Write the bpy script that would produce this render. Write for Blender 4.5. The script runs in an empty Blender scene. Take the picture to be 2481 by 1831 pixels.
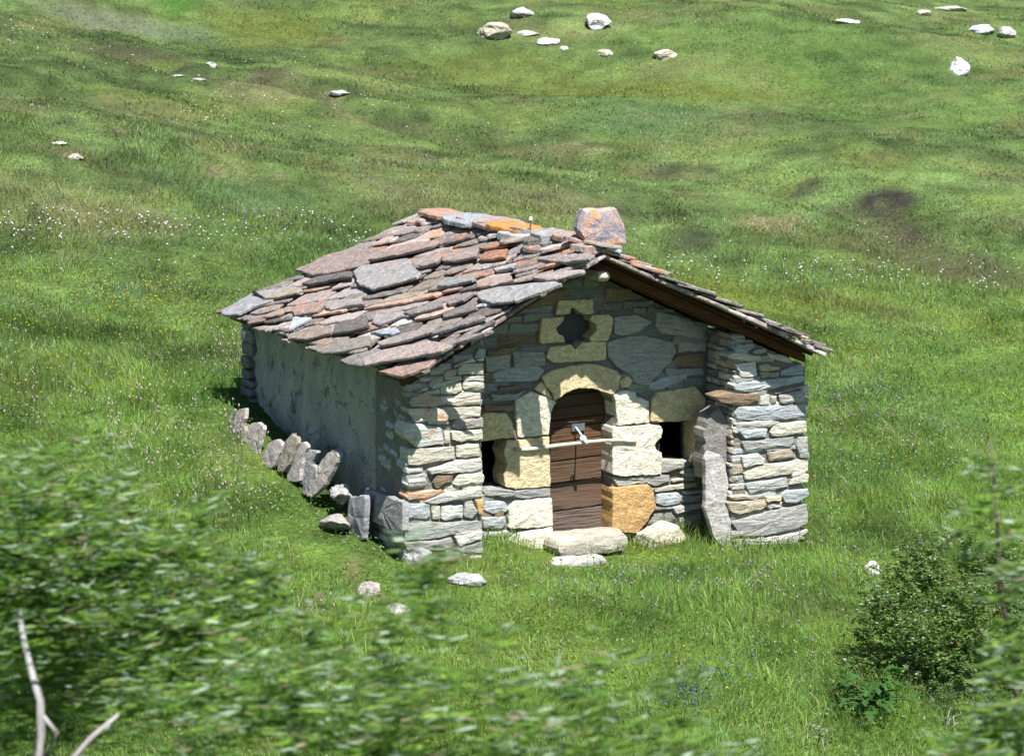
import bpy, math, random
import numpy as np
from mathutils import Vector, noise as mnoise
random.seed(7); RNG = np.random.default_rng(11)
sc = bpy.context.scene; COL = sc.collection
R = random.uniform

# ------------------------------------------------------------------ camera
FPX = 6097.0; CX, CY = 1240.5, 915.5            # photo pixels (2481 x 1831)
_ps, _p, _r = math.radians(26), math.radians(10), math.radians(0.5)
fw = np.array([math.sin(_ps)*math.cos(_p), math.cos(_ps)*math.cos(_p), -math.sin(_p)])
rt0 = np.array([math.cos(_ps), -math.sin(_ps), 0.0]); up0 = np.cross(rt0, fw)
rt = rt0*math.cos(_r)+up0*math.sin(_r); up = -rt0*math.sin(_r)+up0*math.cos(_r)
def ray(x, y): return fw + rt*((x-CX)/FPX) - up*((y-CY)/FPX)
CAM = -ray(981, 1362)*29.5
FH = np.array([math.sin(_ps), math.cos(_ps), 0]); LH = rt0
def un(x, y, ax, v):
    d = ray(x, y); return CAM + d*((v-CAM[ax])/d[ax])
S = 2481/2238.0                                  # display pixels -> photo pixels
def at(x, y, depth):
    return CAM + ray(x*S, y*S)*depth
Z = {1:(500,480,2.799), 2:(1200,480,2.6655), 3:(540,760,2.582), 4:(940,820,2.7537), 5:(1440,780,2.6638),
     6:(1150,880,3.176), 7:(1000,480,3.998), 8:(860,1080,4.858), 9:(540,940,4.347), 10:(1280,700,4.664), 0:(0,0,1/S)}
def zp(k, x, y):
    ox, oy, s = Z[k]; return ox+x/s, oy+y/s
def zun(k, x, y, ax, v):
    return un(*zp(k, x, y), ax, v)

# ------------------------------------------------------------------ noise (vectorised value noise)
_tab = RNG.random((256, 256))
def vn(x, y, s, o=0):
    x = np.asarray(x, float)/s+o*17.3+500; y = np.asarray(y, float)/s+o*9.7+500
    xi = np.floor(x).astype(int); yi = np.floor(y).astype(int); fx = x-xi; fy = y-yi
    fx = fx*fx*(3-2*fx); fy = fy*fy*(3-2*fy)
    a = _tab[xi % 256, yi % 256]; b = _tab[(xi+1) % 256, yi % 256]; c = _tab[xi % 256, (yi+1) % 256]; d = _tab[(xi+1) % 256, (yi+1) % 256]
    return (a*(1-fx)+b*fx)*(1-fy)+(c*(1-fx)+d*fx)*fy
def fbm(x, y, s, o=0, n=3):
    t = 0; a = 1; w = 0
    for i in range(n):
        t = t+a*vn(x, y, s/2**i, o+i); w += a; a *= .55
    return t/w

# ------------------------------------------------------------------ terrain
def softplus(x, k=2.0): return np.logaddexp(0, x*k)/k
def H0(x, y):
    x = np.asarray(x, float); y = np.asarray(y, float)
    h = .14*y + .045*softplus(y-7) - .055*np.clip(x, -4, 9)
    far = np.clip((y-9)/14, 0, 1)
    h = h + far*(1.5*(fbm(x, y, 11, 3, 2)-.5) + .5*(vn(x+.5*y, y*1.5, 5, 8)-.5))
    h = h + far*(.22*(vn(x, y, 1.5, 15)-.5)+.10*(vn(x, y, .6, 16)-.5))
    h = h + .10*(vn(x, y, 2.2, 5)-.5)*np.clip(np.hypot(x-2.7, y-3)/5-.6, 0, 1)
    dx = x-CAM[0]; dy = y-CAM[1]; r = np.hypot(dx, dy)
    emb = CAM[2]-1.9-.40*np.maximum(0, r-2)
    k = 1.2
    return np.logaddexp(h*k, emb*k)/k
def onground(px, py, Hf=H0):
    d = ray(px*S, py*S); t = np.arange(19, 130, .05)
    P = CAM[None]+d[None]*t[:, None]; g = Hf(P[:, 0], P[:, 1]) - P[:, 2]
    i = int(np.argmax(g > 0)) if (g > 0).any() else len(t)-1
    return P[i]
DITCH = [onground(*p)[:2] for p in [(150,95),(290,112),(400,155),(560,172),(740,215),(860,268),(1140,322),(1400,374),(1560,385),(1720,412),(1880,440),(1960,520),(2090,580),(2300,610)]]
DW = [.35,.35,.4,.4,.35,.4,.5,.5,.45,.5,.9,1.0,.8,.7]
def ditchd(x, y):
    best = np.full(np.shape(x), 9.)
    for (a, b, w0, w1) in zip(DITCH[:-1], DITCH[1:], DW[:-1], DW[1:]):
        ab = b-a; t = np.clip(((x-a[0])*ab[0]+(y-a[1])*ab[1])/(ab@ab), 0, 1)
        d = np.hypot(x-a[0]-ab[0]*t, y-a[1]-ab[1]*t)/(w0+(w1-w0)*t)
        best = np.minimum(best, d)
    return best
def H(x, y):
    h = H0(x, y); x = np.asarray(x, float); y = np.asarray(y, float)
    pit = .17/(1+np.exp(-(x-1.75)*9))/(1+np.exp((x-3.7)*9))/(1+np.exp(-(y+.55)*7))/(1+np.exp((y-1.5)*7))
    return h - .28*np.exp(-ditchd(x, y)**2) - pit
def gp(px, py): return onground(px, py, H)

# patches of bare soil, dry grass, lush or bluish herbs: centre px, rx, ry in px on the photo -> real ellipses on the ground
PT = []
def patch(cx, cy, rx, ry, kind, amt):
    c = gp(cx, cy); a = gp(cx+rx, cy); b = gp(cx, cy-ry)
    PT.append((c[0], c[1], max(.15, np.hypot(*(a-c)[:2])), max(.2, np.hypot(*(b-c)[:2])), kind, amt))
for p in [(1935,452,78,38,'soil',1.0),(1975,520,45,16,'soil',.9),(1730,412,90,12,'soil',.8),(1500,382,60,8,'soil',.8),(1500,520,55,22,'soil',.7),
          (1690,255,70,9,'soil',.5),(300,112,70,8,'soil',.6),(400,158,50,8,'soil',.7),(575,172,50,10,'soil',.6),(2070,312,30,9,'soil',.6),
          (2150,590,100,26,'soil',.45),(165,340,22,8,'dry',.9),(640,395,20,10,'dry',.6),(470,372,18,6,'dry',.8),(735,222,26,10,'dry',.6),(1720,500,60,28,'dry',.8),
          (960,440,200,40,'dry',.35),(1240,450,140,40,'dry',.4),(100,470,220,50,'dry',.25),(250,60,180,40,'grey',.7),(120,420,160,50,'dry',.25),
          (2210,370,60,40,'soil',.3),(1900,340,90,10,'soil',.3),(560,185,60,8,'dry',.5),(1230,325,200,10,'dry',.5),(500,430,170,40,'blue',.6),
          (1400,250,170,38,'blue',.6),(380,8,60,14,'lush',1.0),(600,60,120,40,'yel',.5),(1420,200,300,24,'yel',.5),(1100,170,260,60,'yel',.3),
          (1750,100,300,60,'lush',.4),(2000,240,260,80,'lush',.25),(1500,640,400,40,'yel',.4),(330,640,120,20,'yel',.35),(240,630,60,18,'blue',.8),(480,1000,80,60,'dry',.25),
          (1830,1010,140,80,'blue',.35),(1980,900,160,80,'blue',.35),(770,1250,30,20,'dry',.8),(800,1300,40,24,'dry',.7),(700,560,300,60,'lush',.3),(520,860,80,60,'lush',.7),
          (1650,1340,60,20,'dry',.25),(1500,1490,80,30,'blue',.5),(620,960,100,60,'lush',.5),(1380,1250,150,30,'blue',.35)]:
    patch(*p)
KC = {'soil':(.042,.041,.036), 'dry':(.30,.26,.15), 'grey':(.20,.23,.17), 'blue':(.10,.185,.075), 'lush':(.09,.20,.04), 'yel':(.17,.20,.03)}
def gcol(x, y):
    n1 = fbm(x, y, 3.5, 1); n2 = fbm(x, y, 1.1, 4, 2); n3 = vn(x, y, .35, 6)
    near = np.array([.140,.238,.050]); far = np.array([.128,.194,.066])
    f = np.clip((np.asarray(y)-6)/8, 0, 1)[:, None]
    c = near*(1-f)+far*f
    c = c*(1+((n1-.5)*.6+(n2-.5)*.8+(n3-.5)*.7)[:, None])
    la = x*LH[0]+y*LH[1]; fo = x*FH[0]+y*FH[1]; n4 = fbm(la*.28, fo, .45, 51, 2); n5 = fbm(la*.4, fo, 2.2, 55, 2)
    c = c*(1+((n4-.5)*.75*(.3+.7*f[:, 0])+(n5-.5)*.6*f[:, 0]))[:, None]
    yel = np.clip((n2-.52)*3, 0, 1)[:, None]*.45; c = c*(1-yel)+np.array([.17,.20,.04])*yel
    d2 = fbm(x, y, 1.6, 21, 3); dr = (np.clip((d2-.54)*6, 0, 1)*.35*(.25+.75*f[:, 0]))[:, None]
    c = c*(1-dr)+np.array([.24,.21,.11])*dr
    soil = np.zeros(len(c))
    wx = x+(fbm(x, y, .9, 31, 2)-.5)*1.1; wy = y+(fbm(x, y, .9, 41, 2)-.5)*1.1
    rr = LH[:2]; ff = FH[:2]
    for (px, py, ra, rb, k, a) in PT:
        u = ((wx-px)*rr[0]+(wy-py)*rr[1])/ra; v = ((wx-px)*ff[0]+(wy-py)*ff[1])/rb
        q = np.sqrt(u*u+v*v); m = np.clip((1.25-q)/.7, 0, 1)*a
        if k in ('soil', 'dry'): m = m*np.clip(n3*2.2+.15, 0, 1)
        c = c*(1-m[:, None])+np.array(KC[k])*m[:, None]
        if k == 'soil': soil = np.maximum(soil, m)
    dd = ditchd(wx, wy); m = np.clip(1.3-dd, 0, 1)*.7*np.clip(vn(x, y, 1.7, 13)*2.2-.4, 0, 1)
    c = c*(1-m[:, None])+np.array([.115,.105,.065])*m[:, None]
    soil = np.maximum(soil, m)
    # trampled stony ground against the hut
    return np.clip(c, .01, 1), soil

# ------------------------------------------------------------------ helpers
def tag(o, label=None, cat=None, group=None, kind=None):
    if label: o['label'] = label
    if cat: o['category'] = cat
    if group: o['group'] = group
    if kind: o['kind'] = kind
    return o
def empty(name, loc=(0,0,0)):
    o = bpy.data.objects.new(name, None); COL.objects.link(o); o.location = Vector(loc); return o
class MB:
    def __init__(s): s.v = []; s.f = []; s.c = []
    def add(s, vs, fs, col):
        b = len(s.v); s.v += [tuple(map(float, p)) for p in vs]
        s.f += [tuple(i+b for i in f) for f in fs]
        if isinstance(col, list): s.c += col
        else: s.c += [tuple(col)]*len(vs)
    def box(s, O, X, Y, Zv, col=(.3,.3,.3,0), jit=0):
        O, X, Y, Zv = map(np.array, (O, X, Y, Zv)); vs = []
        for k in (0, 1):
            for a, b in ((0,0),(1,0),(1,1),(0,1)): vs.append(O+X*a+Y*b+Zv*k+np.array([R(-jit, jit) for _ in range(3)]))
        s.add(vs, [(3,2,1,0),(4,5,6,7),(0,1,5,4),(1,2,6,5),(2,3,7,6),(3,0,4,7)], col)
    def tube(s, pts, rads, col, n=7):
        vs = []; fs = []
        pts = [np.array(p, float) for p in pts]
        for i, p in enumerate(pts):
            d = pts[min(i+1, len(pts)-1)]-pts[max(i-1, 0)]; d /= np.linalg.norm(d)+1e-9
            a = np.cross(d, (0.31,.2,.93)); a /= np.linalg.norm(a); b = np.cross(d, a)
            for k in range(n):
                t = 2*math.pi*k/n; vs.append(p+rads[i]*(a*math.cos(t)+b*math.sin(t)))
        for i in range(len(pts)-1):
            for k in range(n): fs.append((i*n+k, i*n+(k+1)%n, (i+1)*n+(k+1)%n, (i+1)*n+k))
        fs.append(tuple(range(n))[::-1]); fs.append(tuple(range((len(pts)-1)*n, len(pts)*n)))
        s.add(vs, fs, col)
    def build(s, name, mat, parent=None, smooth=False):
        me = bpy.data.meshes.new(name)
        o = bpy.data.objects.new(name, me)
        off = Vector((0,0,0))
        if parent is not None:
            p = parent
            while p is not None: off += p.location; p = p.parent
        me.from_pydata([(Vector(v)-off)[:] for v in s.v], [], s.f)
        ca = me.color_attributes.new('Col', 'FLOAT_COLOR', 'POINT')
        ca.data.foreach_set('color', np.array([c if len(c) == 4 else (*c, 0) for c in s.c], 'f').ravel())
        if smooth: me.polygons.foreach_set('use_smooth', [True]*len(me.polygons))
        me.materials.append(mat); me.update()
        COL.objects.link(o)
        if parent is not None: o.parent = parent
        return o
def npmesh(name, V, F, C, mat, parent=None, off=(0,0,0), smooth=False):
    """V (n,3), F (m,k) same-size faces, C (n,4)"""
    me = bpy.data.meshes.new(name); o = bpy.data.objects.new(name, me)
    V = (V-np.array(off)).astype('f'); me.vertices.add(len(V)); me.vertices.foreach_set('co', V.ravel())
    m, k = F.shape; me.loops.add(m*k); me.loops.foreach_set('vertex_index', F.astype('i').ravel())
    me.polygons.add(m); me.polygons.foreach_set('loop_start', np.arange(0, m*k, k, dtype='i'))
    me.polygons.foreach_set('loop_total', np.full(m, k, 'i'))
    if smooth: me.polygons.foreach_set('use_smooth', np.ones(m, bool))
    me.update(calc_edges=True)
    ca = me.color_attributes.new('Col', 'FLOAT_COLOR', 'POINT'); ca.data.foreach_set('color', C.astype('f').ravel())
    me.materials.append(mat); COL.objects.link(o)
    if parent is not None: o.parent = parent
    return o
def inpoly(x, y, P):
    r = False; n = len(P)
    for i in range(n):
        x0, y0 = P[i]; x1, y1 = P[i-1]
        if (y0 > y) != (y1 > y) and x < (x1-x0)*(y-y0)/(y1-y0)+x0: r = not r
    return r

# ------------------------------------------------------------------ materials
class NT:
    def __init__(s, name):
        s.m = bpy.data.materials.new(name); s.m.use_nodes = True; s.t = s.m.node_tree; s.n = s.t.nodes; s.l = s.t.links
        s.b = s.n['Principled BSDF']; s.out = s.n['Material Output']
    def new(s, ty, **kw):
        n = s.n.new(ty)
        for k, v in kw.items():
            if k.startswith('i_'): n.inputs[int(k[2:]) if k[2:].isdigit() else k[2:].replace('_', ' ')].default_value = v
            else: setattr(n, k, v)
        return n
    def noise(s, scale, detail=4, rough=.6, vec=None, stretch=None):
        n = s.new('ShaderNodeTexNoise'); n.inputs['Scale'].default_value = scale; n.inputs['Detail'].default_value = detail; n.inputs['Roughness'].default_value = rough
        tc = s.new('ShaderNodeTexCoord'); v = tc.outputs['Object']
        if stretch:
            mp = s.new('ShaderNodeMapping'); mp.inputs['Scale'].default_value = stretch; s.l.new(v, mp.inputs[0]); v = mp.outputs[0]
            if len(stretch) == 3 and hasattr(s, 'rot'): mp.inputs['Rotation'].default_value = s.rot
        s.l.new(v, n.inputs['Vector']); return n.outputs['Fac']
    def ramp(s, fac, a, b, ca=(0,0,0,1), cb=(1,1,1,1)):
        r = s.new('ShaderNodeValToRGB'); r.color_ramp.elements[0].position = a; r.color_ramp.elements[1].position = b
        r.color_ramp.elements[0].color = ca; r.color_ramp.elements[1].color = cb; s.l.new(fac, r.inputs[0]); return r.outputs[0]
    def mix(s, fac, a, b, mode='MIX'):
        m = s.new('ShaderNodeMix', data_type='RGBA', blend_type=mode)
        for sock, val in ((m.inputs[0], fac), (m.inputs[6], a), (m.inputs[7], b)):
            if isinstance(val, (int, float)): sock.default_value = val
            elif isinstance(val, tuple): sock.default_value = val if len(val) == 4 else (*val, 1)
            else: s.l.new(val, sock)
        return m.outputs[2]
    def math(s, op, a, b=0.0):
        m = s.new('ShaderNodeMath', operation=op)
        for i, v in enumerate((a, b)):
            if isinstance(v, (int, float)): m.inputs[i].default_value = v
            else: s.l.new(v, m.inputs[i])
        return m.outputs[0]
    def attr(s):
        a = s.new('ShaderNodeAttribute', attribute_name='Col'); return a.outputs['Color'], a.outputs['Alpha']
    def bump(s, h, strength, dist):
        b = s.new('ShaderNodeBump'); b.inputs['Strength'].default_value = strength; b.inputs['Distance'].default_value = dist
        s.l.new(h, b.inputs['Height']); s.l.new(b.outputs[0], s.b.inputs['Normal'])
    def fin(s, col, rough=.85, spec=.25):
        if isinstance(col, tuple): s.b.inputs['Base Color'].default_value = (*col[:3], 1)
        else: s.l.new(col, s.b.inputs['Base Color'])
        s.b.inputs['Roughness'].default_value = rough; s.b.inputs['Specular IOR Level'].default_value = spec
        return s.m

def m_stone(name, lich1=(.46,.19,.10), lich2=(.50,.20,.03), strata=(5,5,34), white=.5, rot=None, fc=.27):
    s = NT(name)
    if rot: s.rot = rot
    c, a = s.attr()
    st = s.noise(1, 5, .65, stretch=strata); big = s.noise(3.0, 3); fine = s.noise(38, 4, .7); med = s.noise(8, 6, .75)
    c = s.mix(1.0, c, s.ramp(st, .25, .8, (.55,.55,.57,1), (1.35,1.33,1.3,1)), 'MULTIPLY')
    c = s.mix(1.0, c, s.ramp(fine, .3, .7, (1-fc,)*3+(1,), (1+fc,)*3+(1,)), 'MULTIPLY')
    # lichen: amount from the alpha channel of the stone itself
    thr = s.math('SUBTRACT', .645, s.math('MULTIPLY', a, .17))
    m1 = s.math('MULTIPLY', s.math('SUBTRACT', s.math('ADD', s.math('MULTIPLY', med, .7), s.math('MULTIPLY', fine, .3)), thr), 14.0)
    m1 = s.math('MINIMUM', s.math('MAXIMUM', m1, 0.0), .75)
    m1 = s.math('MULTIPLY', m1, s.math('MINIMUM', s.math('MULTIPLY', a, 5.0), 1.0))
    lc = s.mix(s.ramp(big, .52, .62), lich1, lich2)
    c = s.mix(m1, c, lc)
    w = s.noise(23, 3, .5); wm = s.ramp(w, .66, .72); wm2 = s.math('MULTIPLY', wm, white)
    c = s.mix(wm2, c, (.58,.57,.53))
    h = s.math('ADD', s.math('MULTIPLY', st, .8), s.math('ADD', s.math('MULTIPLY', med, .5), s.math('MULTIPLY', fine, .35)))
    s.bump(h, .9, .035)
    return s.fin(c, .88, .25)
M_wall = m_stone('wall_stone', white=.35)
M_roof = m_stone('roof_slate', lich1=(.42,.20,.125), lich2=(.48,.19,.05), strata=(9,9,9), white=.6, fc=.5)
M_sand = m_stone('dressed_sandstone', strata=(14,14,22), white=.2)
M_rock = m_stone('boulder_stone', strata=(6,6,14), white=.5)

def m_plaster():
    s = NT('old_plaster'); c, a = s.attr()
    big = s.noise(1, 4, .6, stretch=(2.5,2.5,1.2)); med = s.noise(3.2, 7, .72); fine = s.noise(40, 3, .6)
    c = s.mix(1.0, c, s.ramp(big, .3, .7, (.75,.78,.78,1), (1.25,1.25,1.2,1)), 'MULTIPLY')
    c = s.mix(s.ramp(med, .36, .44, (.85,.85,.85,1), (0,0,0,1)), c, (.09,.09,.08))
    vo = s.new('ShaderNodeTexVoronoi', feature='DISTANCE_TO_EDGE'); vo.inputs['Scale'].default_value = .8
    tc = s.new('ShaderNodeTexCoord'); vm = s.new('ShaderNodeVectorMath', operation='ADD'); nn = s.new('ShaderNodeTexNoise'); nn.inputs['Scale'].default_value = 3
    s.l.new(tc.outputs['Object'], nn.inputs['Vector']); sc_ = s.new('ShaderNodeVectorMath', operation='SCALE'); sc_.inputs['Scale'].default_value = .45
    s.l.new(nn.outputs['Color'], sc_.inputs[0]); s.l.new(tc.outputs['Object'], vm.inputs[0]); s.l.new(sc_.outputs[0], vm.inputs[1]); s.l.new(vm.outputs[0], vo.inputs['Vector'])
    c = s.mix(s.ramp(vo.outputs[0], .002, .011, (.6,.6,.6,1), (0,0,0,1)), c, (.04,.04,.036))
    c = s.mix(1.0, c, s.ramp(fine, .3, .7, (.8,.8,.8,1), (1.2,1.2,1.2,1)), 'MULTIPLY')
    s.bump(s.math('ADD', med, s.math('MULTIPLY', fine, .4)), .9, .05)
    return s.fin(c, .95, .1)
M_plaster = m_plaster()
def m_mortar():
    s = NT('rubble_mortar'); f = s.noise(30, 4); g = s.noise(5, 3)
    c = s.mix(g, (.12,.115,.10), (.22,.21,.185)); c = s.mix(1.0, c, s.ramp(f, .3, .7, (.7,.7,.7,1), (1.3,1.3,1.3,1)), 'MULTIPLY')
    s.bump(f, 1, .03); return s.fin(c, .95, .1)
M_mortar = m_mortar()
def m_wood(name, a, b, cdark, axis=(2,30,30), pale=None):
    s = NT(name); g = s.noise(1, 6, .65, stretch=axis); g2 = s.noise(1.3, 3, .5); att, al = s.attr()
    c = s.mix(s.ramp(g, .35, .7), a, b); c = s.mix(s.ramp(g, .30, .42, (1,1,1,1), (0,0,0,1)), c, cdark)
    if pale: c = s.mix(s.ramp(g2, .45, .62), c, pale)
    c = s.mix(1.0, c, att, 'MULTIPLY'); s.bump(g, .9, .02); return s.fin(c, .8, .25)
M_door = m_wood('weathered_planks', (.065,.038,.022), (.20,.125,.075), (.012,.009,.007), (2.2,20,42), pale=(.15,.085,.05))
M_rafter = m_wood('rafter_timber', (.09,.035,.015), (.19,.07,.022), (.03,.016,.009), (3,3,30))
M_pole = m_wood('bleached_pole', (.40,.36,.28), (.52,.48,.40), (.28,.24,.18), (6,40,40))
M_bark = m_wood('shrub_bark', (.16,.15,.14), (.27,.26,.25), (.08,.07,.06), (20,20,4))
def m_plain(name, col, rough=.6, metal=0, var=.15, scale=30):
    s = NT(name); f = s.noise(scale, 3); c = s.mix(1.0, (*col, 1), s.ramp(f, .2, .8, (1-var,)*3+(1,), (1+var,)*3+(1,)), 'MULTIPLY')
    s.b.inputs['Metallic'].default_value = metal; return s.fin(c, rough, .4)
def m_leafy(name, trans=.35, rough=.5, spec=.4, tint=(1.15,1.25,.5)):
    s = NT(name); c, a = s.attr(); s.fin(c, rough, spec)
    t = s.new('ShaderNodeBsdfTranslucent'); s.l.new(s.mix(1.0, c, (*tint, 1), 'MULTIPLY'), t.inputs[0])
    mx = s.new('ShaderNodeMixShader'); mx.inputs[0].default_value = trans
    s.l.new(s.b.outputs[0], mx.inputs[1]); s.l.new(t.outputs[0], mx.inputs[2]); s.l.new(mx.outputs[0], s.out.inputs[0]); return s.m
M_grass = m_leafy('grass_blade', .45, .5, .35)
M_leaf = m_leafy('shrub_leaf', .5, .55, .3)
M_petal = m_leafy('petal', .3, .6, .2, (1,1,1))
def m_ground():
    s = NT('meadow_ground'); c, a = s.attr(); f = s.noise(14, 5, .7); g = s.noise(3, 4, .65); h = s.noise(60, 2)
    c = s.mix(1.0, c, s.ramp(f, .3, .72, (.45,.5,.45,1), (1.35,1.3,1.25,1)), 'MULTIPLY')
    c = s.mix(1.0, c, s.ramp(g, .3, .7, (.75,.78,.75,1), (1.15,1.12,1.1,1)), 'MULTIPLY')
    c = s.mix(1.0, c, s.ramp(h, .3, .7, (.8,.8,.8,1), (1.2,1.2,1.2,1)), 'MULTIPLY')
    s.bump(s.math('ADD', f, g), 1, .10); return s.fin(c, .95, .1)
M_ground = m_ground()

# ------------------------------------------------------------------ ground sheet
def build_ground():
    fr = np.concatenate([np.arange(-20, 16, 1.0), np.arange(16, 44, .16), np.arange(44, 80, .3), np.geomspace(80, 400, 40)])
    la = np.concatenate([-np.geomspace(14, 300, 30)[::-1], np.arange(-13.8, 13.8, .16), np.geomspace(14, 300, 30)])
    A, B = np.meshgrid(la, fr); X = CAM[0]+LH[0]*A+FH[0]*B; Y = CAM[1]+LH[1]*A+FH[1]*B
    x = X.ravel(); y = Y.ravel(); z = H(x, y); z += .04*(vn(x, y, .4, 2)-.5)
    z = np.where(y > 60, z+.12*(y-60), z)
    c, soil = gcol(x, y); c = c*.80
    n, m = X.shape; i = np.arange(n-1)[:, None]*m+np.arange(m-1)[None]
    F = np.stack([i, i+1, i+m+1, i+m], -1).reshape(-1, 4)
    o = npmesh('ground', np.stack([x, y, z], 1), F, np.c_[c, np.ones(len(c))], M_ground, smooth=True)
    tag(o, 'sloping green alpine meadow around and behind the stone hut', 'ground', kind='structure')
build_ground()

# ------------------------------------------------------------------ hut dimensions (from sight lines onto real planes)
YR = -.20                                   # plane of the front roof edge
xLi = zun(0, 1058, 1000, 1, 0)[0]           # inner edge of left wing
xRi = zun(0, 1600, 1050, 1, 0)[0]           # inner edge of right wing
xR = zun(0, 1766, 1000, 1, 0)[0]            # right outer edge
DEP = .70    # depth of the recess
eF = zun(0, 897, 826, 1, -.32); eR = zun(0, 1806, 772, 1, -.42); aF = zun(0, 1318, 548, 1, -.12)
eB = zun(0, 486, 688, 0, eF[0]); aB = zun(0, 925, 474, 0, aF[0])
LEN = zun(0, 524, 900, 0, .30)[1]
print('HUT', xLi, xRi, xR, DEP, eF, eR, aF, eB, aB, LEN)
hut = empty('stone_hut', (2.7, 2.9, 0))
tag(hut, 'small old stone hut with lichen-covered slate roof and arched plank door', 'hut')

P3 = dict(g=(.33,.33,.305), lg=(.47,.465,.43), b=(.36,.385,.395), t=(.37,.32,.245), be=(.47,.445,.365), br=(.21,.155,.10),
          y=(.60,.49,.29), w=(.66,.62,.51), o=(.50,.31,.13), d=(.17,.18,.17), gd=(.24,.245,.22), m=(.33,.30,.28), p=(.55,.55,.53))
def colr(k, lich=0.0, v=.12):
    c = P3[k]; f = 1+R(-v, v); return (c[0]*f*(1+R(-.03,.03)), c[1]*f, c[2]*f*(1+R(-.03,.03)), lich)

def refine(P, seg=.08, jit=.008, cut=.025):
    # corner cutting, then split long edges, then jitter
    n = len(P); Q = []
    for i in range(n):
        a = np.array(P[i-1]); b = np.array(P[i]); c = np.array(P[(i+1) % n])
        la = np.linalg.norm(a-b)+1e-9; lc = np.linalg.norm(c-b)+1e-9; k = min(cut, la*.3, lc*.3)
        Q.append(b+(a-b)/la*k); Q.append(b+(c-b)/lc*k)
    O = []
    for i in range(len(Q)):
        a = Q[i]; b = Q[(i+1) % len(Q)]; L = np.linalg.norm(b-a); k = max(1, int(L/seg))
        for j in range(k): O.append(a+(b-a)*j/k)
    return [(p[0]+R(-jit, jit), p[1]+R(-jit, jit)) for p in O]
def area(P): return sum(P[i-1][0]*P[i][1]-P[i][0]*P[i-1][1] for i in range(len(P)))/2
def slab(mb, P, fr, prot, back, col, seg=.07, jit=.008, cut=.012, inset=.009, bulge=.013, edge=.014, tiltfn=None, botinset=0, flat=False):
    if area(P) < 0: P = P[::-1]
    P = refine(P, seg, jit, cut); n = len(P); c = np.mean(P, 0); sd = R(0, 100)
    T = tiltfn or (lambda u, v: 0)
    def nz(u, v): return mnoise.noise(Vector((u*9+sd, v*13, sd)))
    def pt(p, k, h):
        return fr(p[0], p[1], h+T(p[0], p[1]))
    vs = []
    def ins(p, d):
        v = c-np.array(p); L = np.linalg.norm(v)+1e-9; return np.array(p)+v/L*min(d, L*.4)
    vs += [pt(ins(p, botinset), 0, -back) for p in P]
    vs += [pt(p, 0, prot-edge+.006*nz(*p)) for p in P]
    vs += [pt(ins(p, inset*R(.5, 1.6)), 0, prot+bulge*.5*nz(*p)) for p in P]
    mid = [np.array(p)*.5+c*.5 for p in P]
    vs += [pt(p, 0, prot+bulge*.6+bulge*1.4*nz(*p)) for p in mid]
    vs.append(pt(c, 0, prot+bulge*.7+bulge*nz(*c)))
    fs = []
    if flat:
        vs = vs[:3*n]
        for r in range(2):
            for i in range(n): fs.append((r*n+i, r*n+(i+1) % n, (r+1)*n+(i+1) % n, (r+1)*n+i))
        fs.append(tuple(range(2*n, 3*n))); fs.append(tuple(range(n))[::-1]); mb.add(vs, fs, col); return
    for r in range(3):
        for i in range(n): fs.append((r*n+i, r*n+(i+1) % n, (r+1)*n+(i+1) % n, (r+1)*n+i))
    for i in range(n): fs.append((3*n+i, 3*n+(i+1) % n, 4*n))
    fs.append(tuple(range(n))[::-1])
    mb.add(vs, fs, col)
def frY(yv): return lambda u, v, h: np.array([u, yv-h, v])        # faces the viewer (-y)
def frX(xv): return lambda u, v, h: np.array([xv-h, -u, v])       # faces -x ; u = -y
def frXp(xv): return lambda u, v, h: np.array([xv+h, u, v])       # faces +x
def frYb(yv): return lambda u, v, h: np.array([-u, yv+h, v])      # faces +y
def tr(k, pts, yv):                                                # traced outline -> (x,z) on plane y=yv
    o = []
    for (x, y) in pts:
        p = zun(k, x, y, 1, yv); o.append((p[0], p[2]))
    return o

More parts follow.
